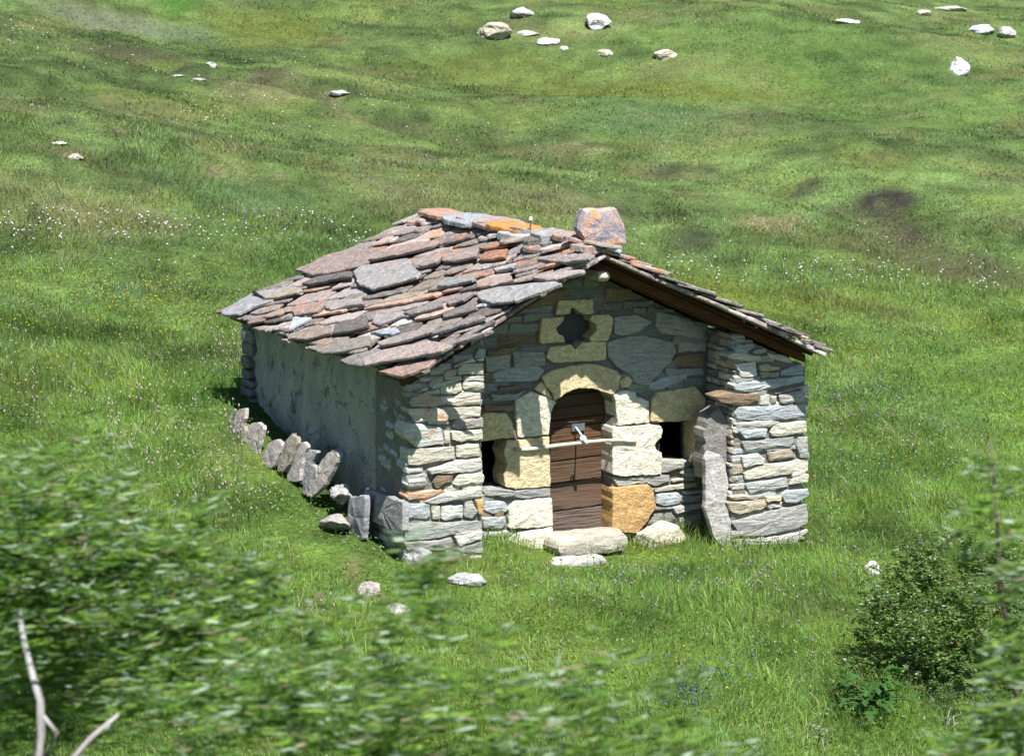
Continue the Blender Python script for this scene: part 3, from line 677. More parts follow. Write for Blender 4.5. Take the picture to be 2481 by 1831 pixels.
def cover(mb, f, Ls, Lt, ang, sgn, big=True):
    ca, sa = math.cos(ang), math.sin(ang)
    U = np.array([-ca, sa]); Vv = np.array([sa, ca])            # S,T components
    cor = [np.array(c) for c in ((0,0),(Ls,0),(0,Lt),(Ls,Lt))]
    vmin = min(c@Vv for c in cor)-.3; vmax = max(c@Vv for c in cor)+.1; umin = min(c@U for c in cor)-.3; umax = max(c@U for c in cor)+.3
    v = vmin; row = 0; cnt = 0
    while v < vmax:
        e = R(.17,.33); u = umin+R(-.4, 0); th0 = R(.022,.038)
        while u < umax:
            L = R(.28,.8) if R(0,1) > .18 else R(.8,1.25); w = e*R(1.6, 2.1); th = th0*R(.8,1.25)
            dv = R(-.08,.08)
            pts = [(u+R(0,.05), v+dv+R(-.03,.03)), (u+L*R(.3,.6), v+dv-R(.0,.05)), (u+L-R(0,.06), v+dv+R(-.02,.06)), (u+L-R(0,.12), v+dv+w), (u+R(0,.1), v+dv+w)]
            P = [tuple(U*a+Vv*b) for a, b in pts]
            c0 = U*(u+L/2)+Vv*v
            P = clip(P, 1, -R(-.03,.10), False) if P else P
            P = clip(P, 1, Lt+R(0,.04), True) if P else P
            P = clip(P, 0, -R(-.02,.10), False) if P else P
            P = clip(P, 0, Ls+R(-.04,.10), True) if P else P
            if len(P) > 2 and abs(area(P)) > .012:
                hl = 1.75*th+R(-.004,.012); vl = v+dv
                tilt = lambda a, b, vl=vl, w=w, hl=hl: hl*(1-min(1, max(-.3, ((a*Vv[0]+b*Vv[1])-vl)/w)))
                c = random.choice(RC); k = R(.6,1.2); li = random.choice([0,.15,.35,.55,.7,.9])
                if R(0,1) < .04: c = (.36,.40,.45); li = 0
                if R(0,1) < .05: c = (.42,.30,.24); li = .7
                tpos = np.mean([p[1] for p in P])/Lt
                li = min(1, li*(.7+.6*tpos))
                slab(mb, P, f, th, 0, (c[0]*k, c[1]*k, c[2]*k, li), seg=.075, jit=.016, cut=.025, inset=.014, bulge=.010, edge=.014, tiltfn=tilt, botinset=.006)
                cnt += 1
            u += L+R(.0,.02)
        v += e; row += 1
    return cnt
mbL = MB(); fL, LsL, LtL = roofmap(eF, eB, aF, aB)
n1 = cover(mbL, fL, LsL, LtL, math.radians(30), 1)
def roofuv(k, x, y, h=.10):
    o = zp(k, x, y); d = ray(*o); q = np.array([LsL/2, LtL/2])
    def err(q):
        v = fL(q[0], q[1], h)-CAM; dd = v@fw; v = v/dd; return np.array([v@rt-d@rt, v@up-d@up])*FPX
    for _ in range(8):
        e = err(q); J = np.stack([(err(q+[.01,0])-e)/.01, (err(q+[0,.01])-e)/.01], 1); q = q-np.linalg.solve(J, e)
    return tuple(q)
BIG = [(1,(.33,.27,.25),.6,[(600,490),(700,450),(790,390),(960,342),(1240,345),(1110,440),(1060,470),(840,520),(720,530)]),(1,(.33,.26,.24),.7,[(1100,440),(1240,347),(1390,310),(1560,290),(1600,302),(1540,340),(1400,385)]),
 (1,(.34,.33,.33),.5,[(1000,510),(1050,470),(1380,415),(1400,470),(1470,530),(1440,560),(1310,600),(1130,645),(1040,600)]),(1,(.33,.33,.35),.4,[(100,780),(330,630),(560,590),(640,610),(600,640),(290,760),(220,800),(120,805)]),
 (1,(.33,.29,.22),.2,[(385,680),(560,610),(660,630),(640,650),(500,690),(400,700)]),(1,(.17,.15,.15),.0,[(650,600),(740,550),(990,500),(1000,560),(900,570),(700,610)]),(1,(.33,.30,.29),.4,[(800,740),(830,690),(1060,680),(1075,730),(940,745),(850,770)]),
 (1,(.30,.23,.20),.75,[(580,760),(620,730),(800,710),(800,740),(760,790),(610,810)]),(1,(.34,.29,.27),.6,[(1075,1130),(1110,1080),(1200,1040),(1500,980),(1690,1020),(1600,1070),(1400,1110),(1180,1140),(1080,1165)]),
 (1,(.25,.23,.22),.2,[(900,1110),(1000,1060),(1180,1010),(1200,1030),(1110,1080),(1060,1150),(1000,1140)]),(1,(.33,.25,.22),.8,[(1165,1180),(1300,1150),(1560,1100),(1510,1150),(1330,1235),(1190,1190)]),
 (7,(.34,.34,.34),.35,[(635,970),(650,920),(830,880),(1400,830),(1460,860),(1300,930),(1000,1040),(860,1050),(770,1050),(650,1000)]),(1,(.25,.23,.20),.3,[(680,1010),(890,960),(1110,930),(1120,1010),(900,1060),(780,1060)]),
 (1,(.30,.25,.21),.55,[(720,880),(760,860),(860,870),(860,930),(700,975),(550,970),(560,950)]),(1,(.16,.145,.14),.1,[(880,870),(1090,810),(1110,890),(980,930),(870,940)]),(1,(.40,.44,.50),0,[(1110,910),(1290,870),(1320,930),(1270,940)]),
 (1,(.45,.50,.58),0,[(590,810),(720,815),(680,840),(570,910)]),(1,(.27,.25,.24),.5,[(1340,800),(1600,700),(1620,760),(1400,815)]),(1,(.18,.165,.16),.1,[(1590,780),(1800,710),(1850,760),(1620,825)]),
 (1,(.24,.22,.215),.1,[(1510,930),(1850,790),(1900,820),(1830,850),(1560,940)]),(1,(.31,.27,.25),.5,[(1165,1000),(1280,950),(1590,870),(1530,930),(1300,1010),(1200,1030)]),(1,(.28,.25,.24),.6,[(1520,1000),(1700,960),(1950,890),(1870,930),(1700,990),(1600,1030)]),
 (1,(.33,.28,.26),.6,[(1385,460),(1420,410),(1590,400),(1570,460),(1450,490),(1400,485)]),(7,(.36,.19,.13),.9,[(655,600),(700,540),(930,510),(920,600),(800,630),(680,625)]),(7,(.36,.37,.38),.05,[(780,680),(1000,620),(990,690),(800,720)]),
 (7,(.34,.20,.12),.95,[(640,490),(830,430),(935,460),(900,490),(700,520)]),(7,(.32,.28,.27),.5,[(1220,590),(1400,560),(1750,570),(1780,600),(1700,640),(1480,660),(1240,620)]),(7,(.36,.31,.30),.45,[(1150,770),(1400,700),(1690,707),(1640,740),(1400,812),(1300,810)]),
 (7,(.27,.28,.27),.05,[(240,840),(380,770),(620,740),(600,820),(340,880),(240,870)]),(7,(.33,.28,.26),.6,[(20,640),(60,590),(300,570),(260,650),(100,700),(20,680)]),(7,(.34,.27,.25),.7,[(620,810),(660,780),(950,740),(980,810),(760,870),(620,880)]),
 (7,(.29,.25,.24),.4,[(330,1000),(560,910),(580,940),(510,1010),(350,1060)]),(7,(.33,.28,.26),.5,[(300,640),(340,560),(560,490),(650,500),(640,600),(420,650)]),(1,(.30,.28,.28),.1,[(1120,850),(1150,790),(1340,760),(1340,800),(1180,870)])]
for bi, (k, c, li, px) in enumerate(BIG):
    P = [roofuv(k, *q) for q in px]; vv = [p[0]*.5+p[1]*.866 for p in P]; v0, v1 = min(vv), max(vv); hb = .068+.015*(bi % 3)
    kk = R(.62,.82); c = tuple(x*kk for x in c)
    slab(mbL, P, fL, .03, .012, (*c, li*.9), seg=.09, jit=.012, cut=.02, inset=.012, bulge=.010, edge=.012, tiltfn=lambda a, b: hb+.04*(1-(a*.5+b*.866-v0)/(v1-v0+.01)), botinset=.006)
eBr = eR+np.array([0, LEN+.25-YR, -.05+.1]); aBr = aB.copy()
fR, LsR, LtR = roofmap(eR, eBr, aF, aBr)
n2 = cover(mbL, fR, LsR, LtR, math.radians(12), 1)
# extra stacked slabs along both front edges and under the eave
for f, Ls, Lt, n in ((fL, LsL, LtL, 13), (fR, LsR, LtR, 17)):
    for i in range(n):
        t = (i+R(0,.6))/n*Lt; L = R(.3,.6)
        P = [(-R(-.03,.07), t), (-R(-.03,.09), t+L*.5), (-R(-.04,.05), t+L), (.35, t+L), (.35, t)]
        P = clip(P, 1, Lt, True)
        if len(P) > 2: slab(mbL, P, f, R(-.015,-.003), .045, (lambda c, k: (c[0]*k, c[1]*k, c[2]*k, .3))(random.choice(RC), R(.8,1.3)), cut=.03, tiltfn=lambda a, b: 0)
mbL.build('roof_slates', M_roof, roofE)
# deck
mbD = MB()
for f, Ls, Lt in ((fL, LsL, LtL), (fR, LsR, LtR)):
    A = [f(.17, .05, -.05), f(Ls-.08, .05, -.05), f(Ls-.08, Lt, -.05), f(.17, Lt, -.05)]; B = [f(.17, .05, -.085), f(Ls-.08, .05, -.085), f(Ls-.08, Lt, -.085), f(.17, Lt, -.085)]
    mbD.add(A+B, [(0,1,2,3),(7,6,5,4),(0,4,5,1),(1,5,6,2),(2,6,7,3),(3,7,4,0)], (.3,.3,.3,1))
mbD.build('roof_boards', M_rafter, roofE)
for f, Ls, Lt in ((fL, LsL, LtL), (fR, LsR, LtR)):
    for s0 in ((.30, .62) if f is fR else (.34,)):
        m = MB(); s1 = s0+.13
        c8 = [f(s0, .05, -.09), f(s1, .05, -.09), f(s1, Lt, -.09), f(s0, Lt, -.09)]; d8 = [np.array(p)-np.array([0,0,.10]) for p in c8]
        m.add(c8+d8, [(0,1,2,3),(7,6,5,4),(0,4,5,1),(1,5,6,2),(2,6,7,3),(3,7,4,0)], (.55,.55,.55,1)); m.build('rafter', M_rafter, roofE)
# ridge beam end
rb = MB(); p = zun(2, 712, 512, 1, YR+.12); block(rb, p[0]-.085, p[0]+.085, YR+.12, DEP+.2, p[2]-.06, p[2]+.065, (1.1,1.1,1.0,1), 9, n=(6,8,5), rough=.008)
rb.build('ridge_beam', m_wood('grey_beam', (.30,.29,.26), (.42,.41,.38), (.07,.065,.05), (30,4,30)), roofE)
# ridge capping slabs
mbK = MB()
def capslab(c, dx, dy, th, yaw, tilt, roll, col, k=7):
    ca, sa = math.cos(yaw), math.sin(yaw)
    P = []
    for i in range(k):
        t = 2*math.pi*(i+R(-.25,.25))/k; r = R(.85,1.1); ct, st_ = math.cos(t), math.sin(t)
        P.append((dx*r*math.copysign(abs(ct)**.7, ct), dy*r*math.copysign(abs(st_)**.7, st_)))
    fr = lambda u, v, h: np.array([c[0]+ca*u-sa*v, c[1]+sa*u+ca*v, c[2]+h+tilt*u+roll*v])
    slab(mbK, P, fr, th/2, th/2, col, seg=.08, jit=.012, cut=.03, edge=.012)
Lr = np.linalg.norm(aB-aF)
for i in range(34):
    s = (i+.5)/34; base = aF*(1-s)+aB*s+np.array([0,0,.03])
    side = R(-.22,.18); li = random.choice([.2,.5,.8,.9]); c = random.choice(RC); k = R(.8,1.2)
    capslab(base-np.array([0,0,.02])+np.array([side, 0, -abs(side)*.45+R(0,.05)+(.05 if i % 3 == 0 else 0)]), R(.15,.30), R(.12,.26), R(.03,.06), R(-.5,.5), (.3 if side < 0 else -.3)*R(.5,1), R(-.06,.06), (c[0]*k, c[1]*k, c[2]*k, li))
rx = lambda kx, ky: zun(7, kx, ky, 0, aF[0])
for (kx, ky, dx, dy, th, yaw, ti, ro, col) in [(1000,285,.26,.50,.05,.15,.05,.03,(.55,.25,.04,1.0)),(840,250,.25,.55,.05,0,.1,.02,(.38,.33,.32,.7)),(560,215,.28,.6,.06,.1,.12,-.02,(.34,.38,.42,.1)),
        (280,150,.25,.5,.05,0,.08,0,(.36,.27,.24,.95)),(1080,350,.3,.3,.09,.2,.1,.03,(.40,.42,.43,.05)),(1330,355,.22,.3,.08,-.1,.1,0,(.36,.36,.36,.3)),(1860,500,.38,.16,.07,.1,-.06,.02,(.40,.33,.30,.7)),
        (1500,370,.18,.26,.06,.2,.1,0,(.38,.30,.27,.7)),(1620,430,.1,.12,.12,.2,.1,0,(.30,.31,.33,.0))]:
    col = (col[0]*.72, col[1]*.72, col[2]*.72, col[3]); p = rx(kx, ky)+np.array([0,.15 if kx == 1860 else 0,0]); capslab(p, dx, dy, th, yaw, ti, ro, col)
mbK.build('ridge_slabs', M_roof, roofE)
# iron pin on ridge and hook on roof
pin = MB(); p = rx(1138, 268); q = rx(1142, 205)
pin.tube([p-np.array([0,0,.1]), q], [.014,.012], (1,1,1,1), 6); pin.build('ridge_pin', M_metal, roofE)
ph = MB(); ph.tube([q-np.array([0,0,.01]), q+np.array([0,0,.03])], [.024,.02], (1,1,1,1), 7); ph.build('pin_cap', m_plain('pale_cap', (.6,.6,.6), .5), roofE)
hk = MB()
def roofpt(k, x, y):   # sight line onto left slope plane
    o = zp(k, x, y); d = ray(*o); N = np.cross(eB-eF, aF-eF); t = ((eF-CAM)@N)/(d@N); return CAM+d*t
p = roofpt(1, 335, 700)+np.array([-.03,0,.13]); q = roofpt(1, 412, 738)+np.array([-.03,0,.12])
hk.tube([p, p*.55+q*.45, q], [.028,.014,.010], (1,1,1,1), 6); hk.build('iron_hook', m_plain('black_iron', (.015,.015,.018), .6), roofE)

# standing cap stone
cs = empty('ridge_stone', (0,0,0)); base = zun(2, 705, 300, 1, aF[1]+.45)
cs.location = Vector(base)
tag(cs, 'upright orange-lichened trapezoid stone block standing on the front end of the roof ridge', 'stone')
mc = MB(); P = [(p[0], p[2]) for p in [zun(2, x, y, 1, base[1]) for x, y in [(567,62),(640,66),(720,60),(778,57),(800,110),(830,172),(843,250),(842,298),(700,304),(575,300),(560,262),(527,205),(534,150),(552,105)]]]
slab(mc, P, frY(base[1]), .05, .16, (.27,.25,.29,.82), seg=.05, jit=.006, cut=.02, inset=.03, bulge=.02, edge=.05, botinset=.03)
mc.build('stone_block', m_stone('capstone', lich1=(.55,.26,.07), lich2=(.58,.40,.22), strata=(7,7,9), white=.9), cs)

# ------------------------------------------------------------------ loose stones by the hut
def rockobj(name, c, d, col, seed, label, cat='rock', group=None, rot=0, mat=None, rough=.28, angular=1.0, sub=4, sink=.25):
    import bmesh
    bm = bmesh.new(); bmesh.ops.create_icosphere(bm, subdivisions=sub, radius=1)
    rs = random.Random(seed); pl = [(Vector((rs.gauss(0,1), rs.gauss(0,1), rs.gauss(0,1))).normalized(), rs.uniform(.55,.85)) for _ in range(9)]
    for v in bm.verts:
        p = v.co.copy()
        for n_, dd in pl:
            k = p.dot(n_)-(dd*.7 if angular > 1 else dd)
            if k > 0: p -= n_*k*.85*angular
        p += Vector(mnoise.noise_vector(p*1.7+Vector((seed,)*3)))*rough*.5+Vector(mnoise.noise_vector(p*5+Vector((seed,)*3)))*rough*.18
        v.co = Vector((p.x*d[0], p.y*d[1], p.z*d[2]))
    me = bpy.data.meshes.new(name); bm.to_mesh(me); bm.free()
    ca = me.color_attributes.new('Col', 'FLOAT_COLOR', 'POINT'); ca.data.foreach_set('color', np.tile(np.array(col, 'f'), len(me.vertices)))
    me.materials.append(mat or M_rock); o = bpy.data.objects.new(name, me); COL.objects.link(o)
    o.location = Vector(c); o.rotation_euler.z = rot
    return tag(o, label, cat, group)
def slabobj(k, pts, x, col, label, lean=.0, th=.05, name='stone_slab', cat='stone slab', group='flat stones leaning on the side wall'):
    pp = [zun(k, a, b, 0, x) for a, b in pts]; zb_ = min(p[2] for p in pp)
    yc = float(np.mean([p[1] for p in pp])); root = Vector((x, yc, zb_))
    m = MB(); P = [(-p[1], p[2]) for p in pp]
    fr = lambda u, v, h: np.array([x-h-.0+lean*(v-zb_-.35), -u, v])
    bot = [i for i, p in enumerate(P) if p[1] < np.mean([q_[1] for q_ in P])]
    P = [(a, b-(.15 if i in bot else 0)) for i, (a, b) in enumerate(P)]
    slab(m, P, fr, th/2, th/2, col, seg=.06, jit=.008, cut=.03, inset=.01, edge=.01)
    for i, v in enumerate(m.v): m.v[i] = tuple(np.array(v)-np.array(root[:]))
    o = m.build(name, M_rock); o.location = root
    return tag(o, label, cat, group)
SC = (.33,.30,.275,.05)
slabobj(9, [(72,390),(125,225),(150,220),(95,400)], -.30, (.33,.32,.30,0), 'narrow pale stone slat farthest back beside the side wall', .15, .03)
slabobj(9, [(105,420),(180,220),(255,212),(265,300),(235,460),(160,450)], -.26, SC, 'square-topped leaning slab farthest along the side wall', .2)
slabobj(9, [(300,420),(330,370),(400,362),(455,410),(450,600),(340,600),(295,540)], -.24, SC, 'rounded leaning slab second from the far end of the side wall', .25)
slabobj(9, [(235,470),(265,390),(300,430),(300,540),(240,520)], -.27, (.25,.22,.18,0), 'small brown sliver of stone left of the rounded leaning slab', .25)
slabobj(9, [(505,640),(540,570),(598,530),(660,580),(665,650),(640,710),(520,710)], -.26, (.31,.28,.27,0), 'small pale pointed slab standing alone in the grass by the wall', .3)
slabobj(9, [(675,680),(695,560),(750,465),(760,510),(800,505),(815,560),(790,660),(740,760),(690,740)], -.24, (.26,.235,.19,.05), 'fork-tipped brownish slab at the left of the leaning group', .25)
slabobj(9, [(760,740),(810,590),(865,560),(910,610),(890,700),(900,860),(800,850)], -.21, SC, 'leaning slab with a knobbly top behind the fork-tipped one', .25)
slabobj(9, [(860,800),(900,640),(1018,655),(985,790),(1000,900),(900,880)], -.17, (.27,.27,.28,0), 'flat-topped grey slab in the middle of the leaning group', .2)
slabobj(9, [(1010,1010),(990,880),(1060,760),(1090,690),(1150,648),(1205,690),(1208,760),(1150,900),(1075,1010)], -.22, SC, 'tall oval slab at the near end of the leaning group', .3, .06)
slabobj(9, [(920,940),(940,800),(1000,810),(1040,900),(1020,1000),(940,990)], -.26, (.26,.25,.25,0), 'low broken slab at the foot of the tall oval one', .2)
def wallrock(k, x, y, xp, d, col, seed, label, **kw):
    return rockobj('rock', zun(k, x, y, 0, xp), d, col, seed, label, **kw)
wallrock(9, 1200, 1110, -.22, (.14,.27,.17), (.33,.33,.33,0), 21, 'pitted pale grey lump of rubble between the leaning slabs and the wall corner', rough=.6, angular=1.1)
wallrock(9, 1180, 1385, -.42, (.18,.30,.15), (.30,.29,.29,.6), 22, 'angular grey rock with orange lichen in the grass by the corner', rough=.25, angular=1.15)
slabobj(3, [(805,1145),(900,1132),(908,1190),(900,1340),(802,1310)], -.20, (.24,.25,.265,.05), 'upright square grey slab near the front left corner', .05, .07, group=None)
slabobj(3, [(912,1092),(960,1105),(1060,1140),(1150,1180),(1165,1290),(1130,1290),(1000,1230),(918,1185)], -.03, (.24,.235,.235,.1), 'long tilted flat slab lying at the front left corner', .1, .08, group=None)
def grock(px, py, w, h, dep, col, seed, label, name='boulder', cat='boulder', group=None, rough=.3, dz=.25, ang=1.0):
    p = gp(px, py+h*.4); t = np.linalg.norm(p-CAM); k = t*S/FPX
    d = (w*k/2*1.12, dep, h*k/2*1.25)
    return rockobj(name, p+np.array([0,0,d[2]*.35]), d, col, seed, label, cat, group, rot=-math.radians(26), rough=rough, angular=ang)
CR = (.36,.335,.26,.12); WH = (.33,.33,.315,.1); GR = (.36,.37,.37,0)
BG = 'pale boulders on the upper slope'
for a in [(1078,67,76,40,.4,CR,41,'largest cream boulder on the slope, upper left of its cluster'),(1140,27,52,26,.35,WH,42,'white sloping boulder just above and right of the largest cream one'),
          (1305,45,62,34,.4,(.48,.47,.47,0),43,'greyish white rounded boulder near the top edge, right of centre'),(1198,89,50,16,.25,(.46,.46,.47,0),44,'flat grey-white rock below the cluster of boulders'),
          (1232,105,20,10,.12,WH,45,'tiny white stone just right of the flat grey-white rock'),(1155,72,44,12,.2,(.40,.41,.40,0),46,'low half-buried grey stone between the two upper boulders and the flat rock'),
          (1322,115,34,16,.2,CR,47,'small cream rock below the greyish rounded boulder'),(1455,116,52,22,.3,(.50,.46,.36,0),48,'cracked cream boulder standing alone right of the small cream rock'),
          (1850,47,56,13,.3,(.50,.49,.44,0),49,'long low pale rock near the top, on the right slope'),(2020,28,32,14,.2,(.44,.41,.34,0),50,'dull beige stone near the top right'),
          (2078,18,72,10,.2,WH,51,'thin flat white rock highest at the right'),(2145,63,54,20,.3,(.46,.48,.50,0),52,'flat bluish grey rock at the top right, left one of a pair'),
          (2202,69,42,26,.3,WH,53,'white angular boulder at the right edge, right one of a pair'),(2093,143,44,42,.35,(.50,.50,.50,0),54,'squarish grey-white boulder below the pair at the top right')]:
    grock(*a, group=BG)
for a in [(462,141,24,13,.15,WH,60,'small white stone on the slope above the track at the left'),(737,202,44,13,.2,(.34,.36,.38,0),61,'flat grey stone by the bare track on the left slope'),
          (166,342,30,14,.2,(.33,.30,.26,0),62,'small brownish stone in a bare patch at the far left'),(128,312,36,7,.12,(.45,.44,.38,0),63,'thin pale stone lying above the brownish one at the far left'),
          (1908,1240,36,34,.10,(.42,.42,.41,.1),64,'bright white jagged stone between the hut and the willow bush'),(862,1330,60,26,.12,(.40,.40,.39,.1),65,'low white stone in the grass below the left corner of the hut'),
          (810,1285,50,34,.12,(.33,.30,.28,0),66,'brownish grey stone just above the low white one'),(1020,1262,72,30,.15,(.32,.335,.34,.1),67,'bluish flat stone in the grass below the left wing of the hut'),
          (905,1205,70,50,.15,(.32,.33,.345,.1),68,'bluish white rock at the foot of the front left corner'),(1440,1165,100,60,.13,(.44,.41,.32,0),69,'rounded tan boulder against the wall right of the doorstep'),
          (390,165,34,6,.1,WH,71,'thin white stone lying in the bare track at the left'),(433,173,30,6,.1,WH,72,'thin white stone at the lower end of the bare track'),
          (2440/S,50,10,8,.1,WH,73,'tiny white stone at the right edge of the slope')][:12]:
    grock(*a, name='rock', cat='rock')

# ------------------------------------------------------------------ grass
def hutmask(x, y):
    return (x > .02) & (x < xR-.05) & (y > .03) & (y < LEN) & ~((x > xLi) & (x < xRi) & (y < DEP-.05))
def blades(n, r0, r1, h0, h1, w0, w1, lean=.45, half=None, power=1.0, tint=1.0, region=None):
    r = r0+(r1-r0)*RNG.random(n)**power; hw = r*.215+1.0
    a = (RNG.random(n)*2-1)*hw
    x = CAM[0]+LH[0]*a+FH[0]*r; y = CAM[1]+LH[1]*a+FH[1]*r
    # clumping
    k = vn(x, y, .45, 71)*.6+vn(x, y, .16, 72)*.4
    keep = (RNG.random(n) < .25+k*1.1) & ~hutmask(x, y)
    if region is not None: keep &= region(x, y)
    c, soil = gcol(x, y); keep &= RNG.random(n) > soil*.85
    x, y, c, k = x[keep], y[keep], c[keep], k[keep]; n = len(x)
    z = H(x, y)-.02
    hh = (h0+(h1-h0)*RNG.random(n)**1.5)*(.5+1.0*vn(x, y, 1.3, 75))*np.where((x > 1.6) & (x < 3.5) & (y > -.2) & (y < .3), .35, 1)*np.where((x > -1.2) & (x < .3) & (y > -.3) & (y < 6), .30, 1); ww = w0+(w1-w0)*RNG.random(n)
    th = RNG.random(n)*2*np.pi; ph = RNG.random(n)*2*np.pi
    # prevailing bend plus random
    lx = lean*hh*(np.cos(ph)*RNG.random(n)*1.0+.35*np.cos(vn(x, y, 1.1, 77)*9)); ly = lean*hh*(np.sin(ph)*RNG.random(n)+.35*np.sin(vn(x, y, 1.1, 78)*9))
    B = np.stack([x, y, z], 1); dx = np.cos(th)*ww/2; dy = np.sin(th)*ww/2
    m = B+np.stack([lx*.35, ly*.35, hh*.55], 1)
    V = np.stack([B, m+np.stack([dx, dy, 0*dx], 1), m-np.stack([dx, dy, 0*dx], 1), B+np.stack([lx, ly, hh*(1-.25*np.hypot(lx, ly)/hh)], 1)], 1).reshape(-1, 3)
    i = np.arange(n)[:, None]*4
    F = np.concatenate([i+np.array([0,1,2]), i+np.array([1,3,2])], 0)
    br = (.55+.6*RNG.random(n)+.5*(k-.3))[:, None]; col = c*br*tint
    dry = RNG.random(n) < .045; col[dry] = np.array([.26,.22,.11])*br[dry]
    yl = RNG.random(n) < .2; col[yl] = col[yl]*np.array([1.35,1.15,.9])
    bl = RNG.random(n) < .12; col[bl] = col[bl]*np.array([.9,1.0,1.9])
    C = np.repeat(np.c_[col, np.ones(n)], 4, 0)
    return V, F, C
parts = [blades(250000, 21, 37, .07, .26, .006, .012, power=.9, lean=.8), blades(150000, 36, 48, .05, .17, .009, .018, lean=.8), blades(150000, 47, 78, .03, .10, .016, .035, lean=.9, power=1.1)]
Vs = []; Fs = []; Cs = []; b = 0
for V, F, C in parts: Vs.append(V); Fs.append(F+b); Cs.append(C); b += len(V)
g = npmesh('grass', np.concatenate(Vs), np.concatenate(Fs), np.concatenate(Cs), M_grass)
tag(g, 'green meadow grass covering the slope around the hut', 'grass', kind='stuff')

# ------------------------------------------------------------------ flowers (uncountable ground cover)
def blobs(P, rad, hgt, col, var=.1, nseg=6):
    n = len(P); V = []; t = np.arange(nseg)/nseg*2*np.pi
    rr = rad*(.7+.6*RNG.random(n)); hh = hgt*(.7+.6*RNG.random(n)); tx = (RNG.random((n, 2))-.5)*.5
    top = P+np.stack([tx[:, 0]*hh, tx[:, 1]*hh, hh], 1); bot = P.copy()
    ring = P[:, None]+np.stack([np.cos(t)[None]*rr[:, None], np.sin(t)[None]*rr[:, None], np.full((n, nseg), .55)*hh[:, None]], -1)
    V = np.concatenate([bot[:, None], ring, top[:, None]], 1).reshape(-1, 3); m = nseg+2
    i = np.arange(n)[:, None]*m; F = []
    for k in range(nseg):
        F += [i+np.array([0, 1+(k+1) % nseg, 1+k]), i+np.array([m-1, 1+k, 1+(k+1) % nseg])]
    c = np.array(col)*(1+(RNG.random((n, 1))-.5)*2*var)
    return V, np.concatenate(F, 0), np.repeat(np.c_[c, np.ones(n)], m, 0)
def scatter(rects, name, label, rad, hgt, col, lift=(.15,.3), cat='flowers', var=.12):
    P = []
    for (x0, y0, x1, y1, n, cl) in rects:
        for _ in range(n):
            px, py = R(x0, x1), R(y0, y1)
            q = gp(px, py)
            for _ in range(random.randint(1, cl)):
                w = q+np.array([random.gauss(0,.12), random.gauss(0,.15), 0]); P.append((w[0], w[1], H(w[0], w[1])+R(*lift)))
    P = np.array(P); P = P[~hutmask(P[:, 0], P[:, 1])]
    V, F, C = blobs(P, rad, hgt, col, var)
    # thin stalks
    n = len(P); s = .0035; g0 = P.copy(); g0[:, 2] = H(P[:, 0], P[:, 1])
    SV = np.stack([g0-[s,0,0], g0+[s,0,0], P+[s,0,.01], P-[s,0,-.01]], 1).reshape(-1, 3); SF = np.arange(n)[:, None]*4
    SF = np.concatenate([SF+np.array([0,1,2]), SF+np.array([0,2,3])], 0)
    V2 = np.concatenate([V, SV]); F2 = np.concatenate([F, SF+len(V)]); C2 = np.concatenate([C, np.tile([.09,.14,.04,1], (4*n, 1))])
    o = npmesh(name, V2, F2, C2, M_petal); tag(o, label, cat, kind='stuff'); return o
scatter([(0,475,260,540,34,3),(260,490,560,545,30,3),(560,480,800,560,22,2),(1400,570,1620,640,26,2),(1620,585,2238,640,44,2),(2000,620,2238,660,8,2),(395,195,480,300,16,2),
         (480,130,860,260,18,1),(0,65,120,120,12,2),(120,100,330,180,10,1),(560,230,900,300,12,1),(1000,280,1200,330,5,1),(1240,90,1500,160,5,1),(0,560,500,620,8,1),(1300,500,1700,560,6,1),(1840,510,1960,560,4,1)],
        'white_flowers', 'small white tufted flowers in a scattered band on the slope behind the hut', .020, .03, (.62,.64,.64), (.10,.25))
scatter([(200,500,560,560,22,1),(480,490,740,540,16,1),(1390,560,1500,610,8,1),(1740,850,1960,960,45,2),(1780,960,2100,1140,40,2),(1960,1130,2200,1180,6,1),(1320,1270,1700,1330,20,3),(1600,1230,1900,1330,24,2),(1100,1290,1400,1380,14,2),(1700,1330,1900,1500,10,1),(1600,80,2100,280,14,1)],
        'purple_flowers', 'purple and mauve flower heads in the meadow', .017, .035, (.30,.19,.33), (.12,.3))
scatter([(230,870,520,960,45,2),(240,960,560,1060,75,2),(380,1060,640,1160,50,2),(0,780,240,1000,30,2),(60,880,240,960,14,1),(450,760,520,860,20,2),(0,760,100,900,10,1),(620,1260,720,1440,14,1),(1090,1250,1400,1340,16,1),(1800,960,2150,1060,18,1),(1640,1300,1900,1400,10,1)],
        'pink_flower_spikes', 'pale pink flower spikes standing in the grass left of the hut', .010, .055, (.42,.34,.34), (.15,.32))
scatter([(0,600,520,760,110,2),(200,640,420,690,40,2),(0,760,480,900,50,1),(560,1000,900,1200,10,1),(1400,640,2238,800,100,1),(1770,980,2000,1120,26,2),(1640,700,2238,900,40,1),(1450,1440,1700,1560,6,1),(2060,1340,2180,1400,5,1),(900,1540,1200,1640,4,1)],
        'yellow_flowers', 'tiny yellow flowers dotted through the meadow', .013, .02, (.62,.50,.02), (.10,.25))
scatter([(1450,1470,1620,1560,30,3),(90,850,230,890,5,2),(1560,1430,1700,1500,6,1),(1900,760,2000,790,4,1),(1900,1180,2000,1240,3,1)],
        'blue_flowers', 'patch of small blue flowers in the foreground grass below the doorway', .016, .02, (.12,.18,.45), (.08,.16))

